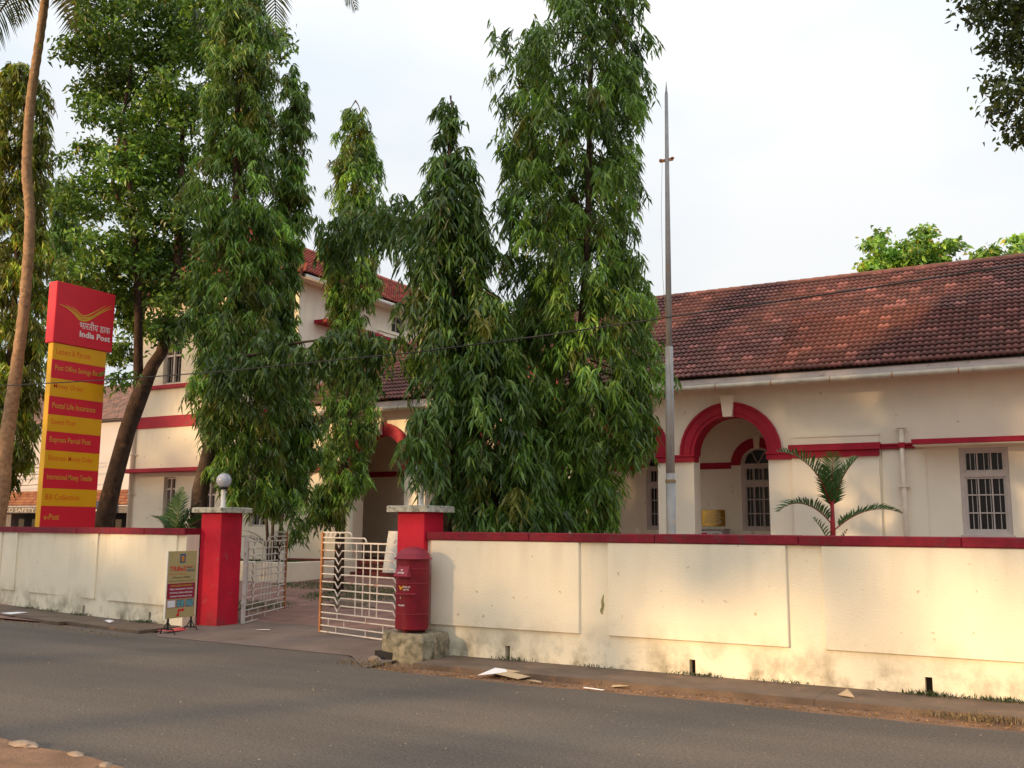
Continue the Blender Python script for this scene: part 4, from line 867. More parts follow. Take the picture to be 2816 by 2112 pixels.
stone('kerb_stone', 'largest grey stone on the near verge at the bottom left corner', -7.1, 4.98, -.055, (.16,.07,.05))
stone('kerb_stone', 'pale flat stone on the near verge edge, right of the largest one', -6.5, 4.99, -.055, (.09,.05,.035))
stone('kerb_stone', 'small stone at the right end of the near verge', -6.05, 4.9, -.055, (.06,.05,.03))
stone('stone_lump', 'broken stone lump on the ground before the block under the postbox', -7.72, 10.22, -.06, (.1,.07,.08))
stone('stone_edging', 'low rubble edging beside the driveway between the gate leaves', -12.0, 15.1, .05, (.55,.22,.22))
# ---------------------------------------------------------------- vegetation (numpy leaf clouds)
rng = np.random.default_rng(11)
GREENS = np.array([(.085,.165,.022),(.112,.215,.024),(.135,.245,.030),(.062,.130,.022),(.185,.29,.040)])
def leafcloud(name, pos, d, ln, wd, col, parent, m='leaf', droop=.25, jag=.0):
    n = len(pos); d = d/np.linalg.norm(d, axis=1, keepdims=True)
    rv = rng.normal(size=(n,3)); side = np.cross(d, rv); side /= np.linalg.norm(side, axis=1, keepdims=True)+1e-9
    nr = np.cross(side, d)
    L = ln[:,None]; Wd = wd[:,None]*.5
    mid = pos+d*L*.42; tip = pos+d*L; tip[:,2] -= droop*ln
    v = np.empty((n,5,3), dtype=np.float32)
    v[:,0] = pos; v[:,1] = mid+side*Wd+nr*Wd*.45; v[:,2] = mid; v[:,3] = mid-side*Wd+nr*Wd*.45; v[:,4] = tip
    base = (np.arange(n)*5)[:,None]
    tri = np.array([[0,1,2],[0,2,3],[1,4,2],[2,4,3]])
    f = (base[:,None,:]+tri[None]).reshape(-1,3)
    me = bpy.data.meshes.new(name); me.vertices.add(n*5); me.vertices.foreach_set('co', v.ravel())
    me.loops.add(len(f)*3); me.loops.foreach_set('vertex_index', f.ravel().astype(np.int32))
    me.polygons.add(len(f)); me.polygons.foreach_set('loop_start', np.arange(0, len(f)*3, 3, dtype=np.int32))
    try: me.polygons.foreach_set('loop_total', np.full(len(f), 3, dtype=np.int32))
    except Exception: pass
    me.update(); me.validate()
    ca = me.color_attributes.new('col', 'FLOAT_COLOR', 'POINT'); cc = np.ones((n,5,4), dtype=np.float32); cc[:,:,:3] = col[:,None,:]; ca.data.foreach_set('color', cc.ravel())
    me.materials.append(M[m]); o = bpy.data.objects.new(name, me); C.collection.objects.link(o); o.parent = parent
    return o
def sprigs(cent, outd, k_leaves, slen, leaf_len, leaf_w, hang):
    """drooping twigs: cent (n,3), outd (n,3) unit; returns leaf pos, dir, len, w, sprig index"""
    n = len(cent); t = np.linspace(.08, 1, k_leaves)[None,:,None]
    S = slen[:,None,None]; o = outd[:,None,:]
    p = cent[:,None,:]+o*S*(t-.42*t*t); p[:,:,2] -= (hang*S[:,:,0]*(t[:,:,0]**1.6))
    tang = o*(1-.84*t); tang = np.repeat(tang, 1, 1); tang[:,:,2] -= hang*1.6*t[:,:,0]**.6
    tang /= np.linalg.norm(tang, axis=2, keepdims=True)
    sd = np.cross(tang, np.array([0,0,1.0])); sd /= np.linalg.norm(sd, axis=2, keepdims=True)+1e-6
    sg_ = np.where(np.arange(k_leaves)%2==0, 1.0, -1.0)[None,:,None]
    az = rng.uniform(0, 2*np.pi, (n, k_leaves)); rad_ = np.stack([np.cos(az), np.sin(az), np.zeros_like(az)], 2)
    d = tang*.30+rad_*.62+sd*sg_*.25+rng.normal(size=p.shape)*.10; d[:,:,2] -= .55*hang+.25*rng.random((n, k_leaves))
    ll = leaf_len*rng.uniform(.7,1.15,(n,k_leaves)); ww = leaf_w*rng.uniform(.8,1.2,(n,k_leaves))
    idx = np.repeat(np.arange(n), k_leaves)
    return p.reshape(-1,3), d.reshape(-1,3), ll.ravel(), ww.ravel(), idx
def palette(n, yellow=.05, dark=1.0, tint=(1,1,1)):
    c = GREENS[rng.integers(0, len(GREENS), n)]*rng.uniform(.8,1.25,(n,1)); y = rng.random(n) < yellow
    c[y] = np.array([(.20,.19,.02)])*rng.uniform(.6,1.3,(y.sum(),1)); return c*dark*np.array(tint)
def column_tree(name, label, prof, trunk, tr, nclump, per, k=9, slen=.42, ll=.19, lw=.036, yellow=.05, dark=1., hang=.75, bark='bark', tint=(1,1,1), group=None, extra=None, limbs=16):
    prof = np.array(prof); b = Vector((trunk[0][0], trunk[0][1], 0)); b.z = g(b.y) if b.y > 12 else 0
    t = thing(name, label, 'tree', b, 0, group)
    zz = prof[:,2]; order = np.argsort(zz); zz = zz[order]; X = prof[order,0]; Y = prof[order,1]; Rr = prof[order,3]
    mb = MB(); pts_ = [(b.x, b.y, b.z-.05)]+[tuple(q) for q in trunk]; rad = [tr*(1-.75*i/(len(pts_)-1)) for i in range(len(pts_))]
    mb.tube([(p[0]-b.x, p[1]-b.y, p[2]-b.z) for p in pts_], rad, 10); mb.build('trunk', bark, t, True)
    # clump centres, weighted by radius
    gz = np.linspace(zz[0], zz[-1], 300); gr = np.interp(gz, zz, Rr); pr = (gr+.05); pr /= pr.sum()
    cz = rng.choice(gz, nclump, p=pr)+rng.normal(size=nclump)*.05; rr = np.interp(cz, zz, Rr); cx = np.interp(cz, zz, X); cy = np.interp(cz, zz, Y)
    ph = rng.uniform(0, 2*np.pi, nclump); fr = rng.uniform(.25, 1, nclump)**.5*rng.uniform(.80, 1.06, nclump)
    # front of tree (towards -Y) gets at least as many
    cent = np.stack([cx+np.cos(ph)*rr*fr*.92, cy+np.sin(ph)*rr*fr*.92, cz], 1)
    loose = rng.random(nclump) < .10; cent[loose] += np.stack([np.cos(ph), np.sin(ph), np.zeros(nclump)], 1)[loose]*(.12+.22*rng.random((nclump,1))[loose])*np.minimum(rr[loose][:,None]*1.6, 1)
    ctone = np.exp(rng.normal(size=nclump)*.34); cyel = rng.random(nclump) < yellow*1.2
    n = nclump*per; ci = np.repeat(np.arange(nclump), per)
    st_ = cent[ci]+rng.normal(size=(n,3))*np.array([.08,.08,.07])
    a = ph[ci]+rng.normal(size=n)*.9; od = np.stack([np.cos(a), np.sin(a), rng.uniform(-.1,.45,n)], 1)
    sl_ = slen*rng.uniform(.6,1.2,n)
    sc = np.clip(rr[ci]/.6, .45, 1); sl_ = sl_*sc
    st_ -= od*np.array([1,1,0])*sl_[:,None]*.45
    p, d, L_, W_, si = sprigs(st_, od, k, sl_, ll, lw, hang)
    col = palette(len(p), yellow*.4, dark, tint)*ctone[ci[si]][:,None]; yc = cyel[ci[si]]; col[yc] = np.array([.15,.17,.02])*rng.uniform(.6,1.3,(yc.sum(),1))
    p -= np.array(b); leafcloud('crown', p, d, L_, W_, col, t)
    # visible limbs and hanging twigs
    mb = MB()
    for i in rng.choice(nclump, min(limbs*3, nclump), replace=False):
        c = cent[i]; ax = Vector((np.interp(c[2]+.4, zz, X), np.interp(c[2]+.4, zz, Y), c[2]+.35)); e_ = Vector(c)
        mid_ = (ax+e_)/2+Vector((0,0,.05)); mb.tube([ax-b, mid_-b, e_-b, e_-b+Vector((0,0,-.35))], [.018,.012,.007,.003], 4, False)
    mb.build('branches', bark, t)['kind'] = 'stuff'
    return t
def branch_part(t, path, rad, nsp, per, slen, ll, lw, dark=1., spread=.25, hang=.9, name='branch', yellow=.03, tint=(1,1,1)):
    b = t.location; mb = MB(); P_ = crom([tuple(q) for q in path], 4); mb.tube([Vector(q)-b for q in P_], [rad*(1-.7*i/(len(P_)-1)) for i in range(len(P_))], 7); br = mb.build(name, 'bark', t, True)
    A = np.array(P_); i = rng.integers(0, len(A)-1, nsp); f = rng.random((nsp,1)); c = A[i]*(1-f)+A[i+1]*f+rng.normal(size=(nsp,3))*np.array([spread*.5,spread,spread*.5]); c[:,2] += spread*.6-rng.random(nsp)*spread*2.0
    n = nsp*per; ci = np.repeat(np.arange(nsp), per); a = rng.uniform(0,2*np.pi,n); od = np.stack([np.cos(a),np.sin(a),rng.uniform(-.1,.4,n)],1)
    p, d, L_, W_, si = sprigs(c[ci], od, 8, slen*rng.uniform(.6,1.2,n), ll, lw, hang)
    leafcloud('foliage', p-np.array(b), d, L_, W_, palette(len(p), yellow, dark, tint), br)
PF = [(-6.15,13.73,12.3,.5),(-6.11,13.77,11.2,.8),(-6.2,13.70,10.1,.95),(-6.45,13.58,9.61,1.2),(-6.49,13.56,8.97,1.3),(-6.54,13.53,8.25,1.32),(-6.58,13.51,7.62,1.31),(-6.53,13.54,6.84,1.3),(-6.58,13.51,6.23,1.18),(-6.5,13.56,5.78,1.3),(-6.43,13.59,5.25,1.34),(-6.35,13.64,4.66,1.29),(-6.26,13.69,4.07,1.22),(-6.22,13.71,3.34,1.16),(-6.36,13.63,2.91,.96),(-6.43,13.6,2.48,.64),(-6.38,13.62,1.92,.59),(-6.32,13.65,1.57,.52)]
PE = [(-7.87,11.98,8.1,.08),(-7.88,11.97,7.78,.17),(-7.88,11.97,7.33,.31),(-7.82,12.01,6.81,.41),(-7.77,12.04,6.3,.54),(-7.75,12.04,5.72,.58),(-7.66,12.09,5.0,.62),(-7.45,12.2,4.29,.76),(-7.34,12.27,3.6,.85),(-7.26,12.3,2.91,.88),(-7.22,12.33,2.23,.88),(-7.14,12.39,1.83,.88),(-7.02,12.46,1.56,.88)]
PD = [(-14.09,17.32,11.47,.19),(-14.05,17.34,11.06,.37),(-14.03,17.35,10.37,.52),(-13.99,17.37,9.57,.63),(-13.97,17.38,9.01,.52),(-14.02,17.35,8.22,.63),(-14.02,17.35,7.34,.65),(-14.15,17.35,6.46,.42),(-14.15,17.36,5.81,.42),(-14.0,17.4,4.95,.66),(-14.05,17.38,4.1,.72),(-14.1,17.36,3.26,.66),(-14.1,17.31,2.63,.52),(-14.26,17.22,1.8,.26)]
PC = [(-13.61,12.99,12.6,.4),(-13.6,13.0,11.84,.55),(-13.51,13.05,11.36,.68),(-13.48,13.07,10.77,.72),(-13.49,13.06,10.0,.69),(-13.48,13.07,9.05,.77),(-13.44,13.09,8.12,.86),(-13.47,13.13,7.2,.86),(-13.45,13.16,6.29,.88),(-13.42,13.18,5.39,.88),(-13.27,13.22,4.69,.96),(-13.22,13.25,3.99,.96),(-13.2,13.28,3.38,.95),(-13.1,13.34,2.87,.82),(-12.95,13.43,2.36,.62),(-12.79,13.46,2.1,.6)]
PC2 = [(-13.32,14.3,10.98,.08),(-13.32,14.31,10.57,.23),(-13.28,14.33,9.97,.29),(-13.25,14.35,9.18,.3),(-13.21,14.37,8.29,.30),(-13.32,14.39,7.32,.24),(-13.40,14.41,6.55,.20),(-13.40,14.38,5.8,.20),(-13.32,14.4,5.05,.28),(-13.02,14.47,4.12,.42),(-12.99,14.49,3.21,.42),(-13.1,14.43,2.49,.43),(-13.42,14.25,2.04,.18)]
PA = [(-25.0,15.77,14.65,.37),(-24.83,15.86,13.95,.62),(-24.77,15.89,12.85,.85),(-24.78,15.89,11.63,.88),(-24.72,15.92,10.29,.9),(-24.64,15.96,8.97,.88),(-24.57,16.0,7.66,.86),(-24.54,16.02,6.38,.85),(-24.52,16.04,5.11,.85),(-24.5,16.04,3.99,.83),(-24.63,15.97,3.12,.62),(-24.75,15.9,2.63,.43)]
PI_ = [(-30.93,21.61,14.27,.18),(-30.88,21.64,13.3,.43),(-30.73,21.71,11.74,.59),(-30.6,21.79,10.03,.67),(-30.45,21.88,8.01,.73),(-30.33,21.94,6.19,.73)]
G1 = 'weeping mast trees inside the compound'
tF = column_tree('mast_tree', 'broadest and tallest weeping mast tree, beside the flagpole', PF, [(-6.46,13.58,1.57),(-6.47,13.57,2.62),(-6.45,13.58,4.07),(-6.32,13.66,6.31),(-6.24,13.7,10.6)], .13, 830, 6, 10, .40, .175, .036, .04, 1.05, group=G1)
tE = column_tree('mast_tree', 'dark weeping mast tree with a pointed top directly behind the postbox pillar', PE, [(-7.83,12.0,1.56),(-7.82,12.01,3.25),(-7.82,12.01,5.36),(-7.87,11.98,7.5)], .10, 400, 6, 10, .42, .20, .041, .03, .74, group=G1, tint=(.95,1,1.15))
tD = column_tree('mast_tree', 'slender light green mast tree in the middle, before the veranda steps', PD, [(-14.12,17.3,1.6),(-14.1,17.31,2.53),(-14.03,17.35,4.1),(-14.04,17.34,7.34),(-14.08,17.32,10.8)], .12, 400, 6, 9, .36, .18, .037, .10, 1.25, group=G1)
tC = column_tree('mast_tree', 'broad weeping mast tree with yellow patches rising behind the left gate pillar', PC, [(-13.82,12.88,2.27),(-13.68,12.95,3.12),(-13.54,13.03,4.07),(-13.44,13.09,5.39),(-13.48,13.07,8.12),(-13.58,13.01,12)], .17, 740, 6, 10, .38, .175, .034, .10, 1.1, group=G1)
tC2 = column_tree('mast_tree', 'narrow mast tree pressed against the right side of the yellow patched one', PC2, [(-14.02,13.91,1.5),(-14.02,13.91,2.39),(-13.94,13.96,3.3),(-13.66,14.12,4.21),(-13.31,14.31,5.61),(-13.24,14.35,10.5)], .09, 330, 6, 9, .36, .20, .038, .07, 1.1, group=G1)
tA = column_tree('mast_tree', 'yellow green mast tree at the left edge behind the coconut trunk', PA, [(-24.7,15.9,2),(-24.6,16,7),(-24.8,15.9,14)], .16, 430, 6, 8, .5, .26, .055, .38, 1.5, group=G1, tint=(1.3,1,.75))
tI = column_tree('mast_tree', 'distant thin mast tree seen between the coconut trunk and the leafy tree', PI_, [(-30.3,21.9,3),(-30.5,21.8,9),(-30.9,21.6,14)], .12, 230, 5, 7, .5, .32, .07, .15, 1.2, group=G1)
branch_part(tE, [(-8.0,12.12,5.2),(-8.5,12.45,6.2),(-8.99,12.73,6.67),(-9.75,13.1,7.03),(-10.66,13.5,7.27),(-11.35,13.7,7.14),(-11.7,13.79,6.85)], .030, 88, 5, .42, .21, .042, .72, .22, tint=(.95,1,1.15))
branch_part(tE, [(-8.3,12.3,6.0),(-8.75,12.5,5.9),(-8.8,12.5,5.3),(-8.75,12.45,4.9)], .015, 22, 4, .4, .21, .042, .7, .16)
branch_part(tC, [(-12.9,12.4,4.4),(-12.3,12.01,4.47),(-11.88,12.24,4.56),(-11.34,12.32,4.68),(-10.66,12.36,4.71),(-10.06,12.47,4.68),(-9.7,12.49,4.62)], .035, 105, 5, .36, .17, .05, .62, .26, tint=(1,1,1))
branch_part(tC, [(-9.7,12.49,4.62),(-9.1,12.47,4.5),(-8.6,12.43,4.25)], .014, 14, 4, .3, .17, .05, .7, .12)
branch_part(tD, [(-14.3,17.2,2.6),(-14.6,17,2.2),(-14.9,16.9,1.7)], .02, 30, 5, .4, .2, .042, .8, .25)
branch_part(tC2, [(-13.0,14.3,3.6),(-12.8,14.2,3.1),(-12.7,14.2,2.6)], .02, 30, 5, .38, .17, .036, .85, .25)
branch_part(tE, [(-7.6,12,3.7),(-7.6,11.35,3.35),(-7.55,10.95,3.0),(-7.5,10.8,2.75)], .015, 34, 5, .38, .20, .040, .8, .16, tint=(.95,1,1.15))
# broad-leaf trees made of blobs
def blob_tree(name, label, blobs, trunk, limbs, n_per_area, ll, lw, dark=1., yellow=.03, bark='bark', base=None, tint=(1,1,1), group=None, cat='tree'):
    b = Vector(base); t = thing(name, label, cat, b, 0, group)
    if trunk: mb = MB(); mb.tube([Vector(q[:3])-b for q in trunk], [q[3] for q in trunk], 12); mb.build('trunk', bark, t, True)
    for L_ in limbs: mb = MB(); mb.tube([Vector(q[:3])-b for q in L_], [q[3] for q in L_], 8); mb.build('limb', bark, t, True)
    Ps, Ds, Ls, Ws, Cs = [], [], [], [], []
    for (x, y, z, r) in blobs:
        ncl = max(5, int(14*(r/.5)**2*n_per_area)); ph = rng.uniform(0,2*np.pi,ncl); ct = rng.uniform(-.75,1,ncl); st = np.sqrt(1-ct**2); fr = rng.uniform(.35,1.08,ncl)
        c = np.stack([x+r*fr*st*np.cos(ph), y+r*fr*st*np.sin(ph), z+r*fr*ct*.85], 1); tone = np.exp(rng.normal(size=ncl)*.25)*np.exp(rng.normal()*.18)
        per = 26; ci = np.repeat(np.arange(ncl), per); n = ncl*per
        p = c[ci]+rng.normal(size=(n,3))*np.array([.12,.12,.07])*(ll/.12)**.5
        d = rng.normal(size=(n,3))*np.array([1,1,.55])+np.array([0,0,-.35]); Ps.append(p); Ds.append(d); Ls.append(ll*rng.uniform(.7,1.2,n)); Ws.append(lw*rng.uniform(.8,1.2,n)); Cs.append(palette(n, yellow, dark, tint)*tone[ci][:,None])
    leafcloud('crown', np.concatenate(Ps)-np.array(b), np.concatenate(Ds), np.concatenate(Ls), np.concatenate(Ws), np.concatenate(Cs), t); return t
BB = [(-19.19,14.21,13.44,.78),(-19.05,15.39,14.4,.76),(-19.1,16.47,14.56,.56),(-19.8,14.15,12.91,.52),(-18.17,16.16,13.3,.66),(-20.29,16.07,13.52,.91),(-18.14,15.36,11.86,.64),(-20.16,15.32,12.54,.55),(-20.11,16.45,12.35,.81),(-17.82,15.81,11.5,.54),(-20.87,15.2,12.52,.5),(-19.11,14.26,11.23,.52),(-18.85,15.5,10.64,.65),(-21.09,15.35,10.95,.45),(-19.0,14.6,10.01,.52),(-19.31,15.52,10.02,.77),(-19.29,16.64,10.25,.68),(-19.86,14.39,9.63,.42),(-20.99,14.85,9.62,.31),(-21.01,15.94,9.7,.69),(-18.57,15.39,8.92,.75),(-18.76,16.39,9.24,.56),(-18.96,14.34,7.91,.57),(-19.01,15.42,7.96,.76),(-19.1,16.47,8.23,.68),(-19.55,14.29,7.31,.37),(-19.66,15.33,7.33,.6),(-19.65,16.43,7.33,.74),(-17.71,15.6,6.94,.48),(-20.34,15.22,7.09,.5),(-20.22,16.39,6.67,.52),(-18.14,15.63,6.16,.43),(-19.93,15.73,5.82,.39),(-18.37,14.67,4.88,.26),(-20.1,14.8,15.14,.87),(-19.91,16.01,15.98,.9),(-17.48,15.45,14.25,.52),(-17.7,16.43,14.05,.55),(-17.26,17.78,14.31,.34),(-15.94,16.59,13.07,.26),(-18.14,16.45,10.84,.44),(-18.94,17.11,9.97,.46)]
BB = [(x, y, z, r*1.22) for x, y, z, r in BB]+[(-20.3,16.2,8.4,.7),(-20.2,16.3,11.6,.8),(-19.6,16.8,14,.9),(-18.4,16.6,7.6,.6),(-19.2,16.6,6.4,.6),(-20.6,15.8,5.9,.45),(-18.0,16.4,8.6,.6),(-17.9,16.6,12.4,.7)]
blob_tree('leafy_tree', 'big dark leafy tree on a leaning trunk behind the tall signboard', BB,
    [(-19.85,15.3,-.05,.27),(-19.6,15.36,1.56,.23),(-19.44,15.45,2.64,.20),(-19.22,15.57,3.84,.19),(-19.02,15.68,4.62,.20),(-18.78,15.82,5.4,.15),(-18.6,15.92,5.74,.14),(-18.43,16.02,7.11,.12),(-18.38,16.04,8.26,.11),(-18.42,16.03,9.91,.08),(-18.45,16.01,11.71,.05)],
    [[(-19.02,15.68,4.62,.13),(-19.09,15.65,5.51,.11),(-18.9,15.4,6.87,.09),(-18.92,15.17,8.57,.07),(-18.82,14.65,10.68,.04)],[(-18.43,16.02,7.1,.07),(-19.3,15.6,9,.05),(-20.4,15.4,11,.03)],[(-19.0,15.4,8.2,.06),(-20,15.3,10,.05),(-19.6,15.3,13,.03)]],
    1.15, .16, .072, 1.05, .02, 'bark2', (-19.85,15.3,g(15.3)))
H1 = [(-6.96,46.58,14.73,.46),(-6.73,47.62,14.29,.64),(-6.9,48.44,15.56,.39),(-5.6,47.57,14.13,.63),(-5.17,48.73,15.38,.53),(-4.96,49.77,15.98,.33),(-4.08,48.66,14.87,.46),(-3.67,49.8,15.0,.43),(-4.85,50.06,14.65,.66),(-5.82,47.91,14.81,.53)]
H2 = [(-2.12,45.86,13.56,.35),(-2.43,46.6,13.69,.24)]
H3 = [(-.98,48.34,14.57,.36),(-.72,46.88,13.63,.43),(-1.18,47.53,13.86,.3)]
for nm_, lab_, bl_, bx in (('background_tree', 'sunlit rounded treetop showing above the roof ridge', H1, (-5.4,48,0)), ('background_tree', 'small low treetop just above the ridge, right of the rounded one', H2, (-2.2,46.2,0)), ('background_tree', 'yellowish treetop at the right edge above the ridge', H3, (-.7,47.5,0))):
    lo = [(x, y, z-1.2, r*1.6) for x, y, z, r in bl_]
    blob_tree(nm_, lab_, bl_+lo, [(bx[0],bx[1],0,.3),(bx[0],bx[1],7,.22),(bx[0],bx[1],13.5,.1)], [], .55, .30, .17, 1.6, .07, 'bark', bx, group='treetops beyond the roof')
GG = [(-.57,12.99,8.28,.12),(-.4,13.46,8.5,.17),(-.19,13.94,8.65,.2),(-.01,13.4,8.27,.22),(-.47,13.51,8.35,.13),(-.29,13.97,8.36,.18),(-.11,13.43,7.87,.2),(-.38,13.65,8.0,.1),(-.21,14.11,8.0,.13),(-.02,13.57,7.65,.14),(-.42,13.72,7.49,.06),(-.28,13.15,7.04,.12),(-.13,13.61,7.25,.14),(-.39,13.83,7.11,.07),(-.23,13.28,6.76,.12),(-.1,13.71,6.84,.14),(-.17,14.04,6.82,.08),(-.02,13.49,7.3,.11)]
GG += [(.35+.5*i+rnd.uniform(-.2,.2), 13.6+rnd.uniform(-.8,.8), 7.2+rnd.uniform(-.6,2.2)+.12*i, .45) for i in range(16)]+[(.3,13.5,8.6,.4),(.35,13.7,7.6,.35),(.3,13.6,9.3,.4)]
blob_tree('overhanging_tree', 'dark leafy bough reaching in at the top right corner', GG, [(6.5,14.5,0,.3),(6.3,14.4,4,.25),(5.2,14.2,7,.18)], [[(5.2,14.2,7,.15),(3,14,8,.1),(1,13.7,8,.06),(.1,13.5,7.8,.02)],[(1,13.7,8,.04),(.3,13.5,7.3,.02),(-.1,13.5,6.9,.008)]], 3.8, .095, .05, .45, 0, 'bark', (6.5,14.5,0), tint=(1.1,.85,.9))
# ---------------------------------------------------------------- palms
def frond(parent, origin, az, el, length, droop, nleaf, leaf, lw, col, vshape=.5, name='frond', rach=.012, stemcol=None, twist=0, taper_in=.12):
    mb = MB(); o = Vector(origin); pts_ = []; h = Vector((math.cos(az), math.sin(az), 0)); n = 14
    p = o.copy(); e_ = el
    for i in range(n+1):
        pts_.append(p.copy()); p = p+(h*math.cos(e_)+Vector((0,0,1))*math.sin(e_))*(length/n); e_ -= droop/n*(.5+1.2*i/n)
    mb.tube(pts_, [rach*(1-.8*i/n) for i in range(n+1)], 5, c=stemcol or col)
    sd = Vector((-h.y, h.x, 0))
    for i in range(nleaf):
        f = taper_in+(1-taper_in)*i/(nleaf-1); q = f*n; a = min(int(q), n-1); P0 = pts_[a].lerp(pts_[a+1], q-a); tg = (pts_[a+1]-pts_[a]).normalized(); upv = sd.cross(tg)*-1
        if upv.z < 0: upv = -upv
        L_ = leaf*(math.sin(math.pi*min(1, (f*.86+.14)))**.6)*rnd.uniform(.9,1.08)
        for s_ in (-1, 1):
            dr = (sd*s_*1.0+tg*(.55+.5*f)+upv*vshape*rnd.uniform(.7,1.2)+Vector((rnd.gauss(0,.05),rnd.gauss(0,.05),rnd.gauss(0,.05)))).normalized(); w = lw*(1-.4*f)
            wn_ = (tg-dr*tg.dot(dr)).normalized(); m1 = P0+dr*L_*.5; tip = P0+dr*L_+Vector((0,0,-.28*L_*(1-vshape*.4))); m1 = m1+Vector((0,0,-.04*L_))
            k_ = rnd.uniform(.7,1.3); cc = tuple(v*k_ for v in col)
            mb.add([P0-wn_*w*.35, P0+wn_*w*.35, m1+wn_*w*.5, m1-wn_*w*.5, tip], [(0,1,2,3),(3,2,4)], cc)
    return mb.build(name, 'frond', parent)
def loc(t, p): return Vector(p)-t.location
AG = (.050,.115,.024)
# red stemmed palm before the right facade
rp = thing('lipstick_palm', 'young palm with a bright red stem against the right facade above the wall', 'palm', (-3.4, 17.0, g(17)))
MB().tube([(0,0,0),(.01,0,1.4),(.02,0,2.1)], [.05,.045,.022], 10).build('stem', 'redstem', rp, True)
for az, el, L_, dr, lf, z_ in ((R(209),R(79),1.45,R(78),.44,1.75),(R(25),R(74),1.0,R(32),.42,1.8),(R(222),R(50),1.15,R(98),.34,1.52),(R(22),R(42),1.25,R(70),.26,1.42),(R(290),R(80),1.0,R(30),.40,1.8),(R(120),R(76),.95,R(40),.36,1.75)):
    frond(rp, (.01,0,z_), az, el, L_, dr, 28, lf, .038, AG, rnd.uniform(.6,1.0), stemcol=(.30,.03,.03), rach=.012)
frond(rp, (-.02,0,1.15), R(215), R(66), .6, R(20), 12, .2, .03, AG, .8); frond(rp, (.06,0,1.1), R(20), R(66), .42, R(10), 9, .13, .03, (.09,.09,.03), .8)
# small palm behind the left wall
lp = thing('young_palm', 'small feathery palm poking above the left wall beside the gate pillar', 'palm', (-14.0, 12.5, 0))
MB().tube([(0,0,0),(0,0,1.5)], [.06,.04], 8).build('stem', 'redstem', lp, True)
for az, el, L_, dr, lf in ((R(120),R(78),.95,R(20),.34),(R(180),R(60),.75,R(60),.3),(R(200),R(25),.55,R(50),.25),(R(10),R(45),1.0,R(40),.3),(R(60),R(70),.9,R(40),.3),(R(-20),R(30),.8,R(40),.28),(R(90),R(85),1.0,R(10),.3)):
    frond(lp, (0,0,1.35), az, el, L_, dr, 22, lf, .045, (.045,.10,.02), .6, stemcol=(.15,.12,.04))
# clump palm in the planter
cp = thing('clump_palm', 'tall multi stemmed palm growing in the planter by the steps', 'palm', (-18.2, 19.6, g(19.6)+.38))
for i in range(5):
    a = i*1.3; MB().tube([(.12*math.cos(a),.12*math.sin(a),0),(.25*math.cos(a),.25*math.sin(a),1.5)], [.05,.03], 8).build('stem', 'bark', cp, True)
for i in range(22):
    frond(cp, (.15*math.cos(i),.15*math.sin(i),1.0+.5*(i%3)/2), i*2.4, R(rnd.uniform(60,84)), rnd.uniform(1.7,3.0), R(rnd.uniform(20,70)), 22, .5, .05, (.05,.085,.02), .5, stemcol=(.12,.12,.03))
for i in range(10): frond(cp, (.1*math.cos(i),.1*math.sin(i),.2), i*2.1, R(rnd.uniform(40,65)), rnd.uniform(.8,1.4), R(60), 12, .3, .03, (.06,.07,.03), .3, stemcol=(.15,.12,.06))
gp = thing('coconut_palm', 'tall coconut palm with a curving sunlit trunk at the left edge', 'palm', (-21.9, 14.1, 0))
tp = [(-21.9,14.1,-.05),(-21.72,14.17,2.41),(-21.71,14.17,3.28),(-21.62,14.23,5.27),(-21.55,14.26,7.09),(-21.58,14.24,9.06),(-21.72,14.16,10.12),(-21.77,14.14,11.08),(-21.77,14.14,12.29),(-21.69,14.18,13.64),(-21.64,14.21,14.77),(-21.6,14.23,15.8)]
P_ = crom(tp, 8); rads = []
for i, q in enumerate(P_):
    zq = q[2]; rads.append((.21-.08*min(1, zq/6) if zq < 6 else .13-.035*(zq-6)/10)+(.008 if i % 2 else -.004))
MB().tube([loc(gp, q) for q in P_], rads, 14).build('trunk', 'palm_bark', gp, True)
for i in range(20):
    az = i*2.39996; el = R(70-4.6*i)
    frond(gp, loc(gp, (-21.6,14.23,15.8)), az, el, 4.3, R(75), 46, .85, .055, (.06,.095,.02) if i % 3 else (.16,.13,.03), .1, rach=.04, stemcol=(.2,.18,.05))
frond(gp, loc(gp, (-21.6,14.23,15.7)), R(-15), R(-30), 3.6, R(50), 44, .8, .055, (.17,.13,.02), -.1, rach=.04)
frond(gp, loc(gp, (-21.6,14.23,15.7)), R(-165), R(0), 4.3, R(50), 46, .85, .055, (.10,.11,.02), -.1, rach=.04)
g2 = thing('coconut_palm', 'distant coconut palm whose pale trunk shows above the yellow patched mast tree', 'palm', (-26.6, 25.2, g(25)))
MB().tube([loc(g2, q) for q in crom([(-26.6,25.2,0),(-26.3,25.4,10),(-25.93,25.57,20.5),(-25.7,25.69,22.8),(-25.6,25.7,24.5)], 8)], [.2-.003*i for i in range(33)], 12).build('trunk', 'palm_bark', g2, True)
for i in range(16): frond(g2, loc(g2, (-25.6,25.7,24.5)), i*2.39996, R(65-5*i), 5.0, R(80), 34, 1.0, .09, (.07,.09,.025), .05, rach=.05)
frond(g2, loc(g2, (-25.6,25.7,24.4)), R(25), R(-5), 5.2, R(100), 40, 1.0, .08, (.08,.09,.03), 0, rach=.05)
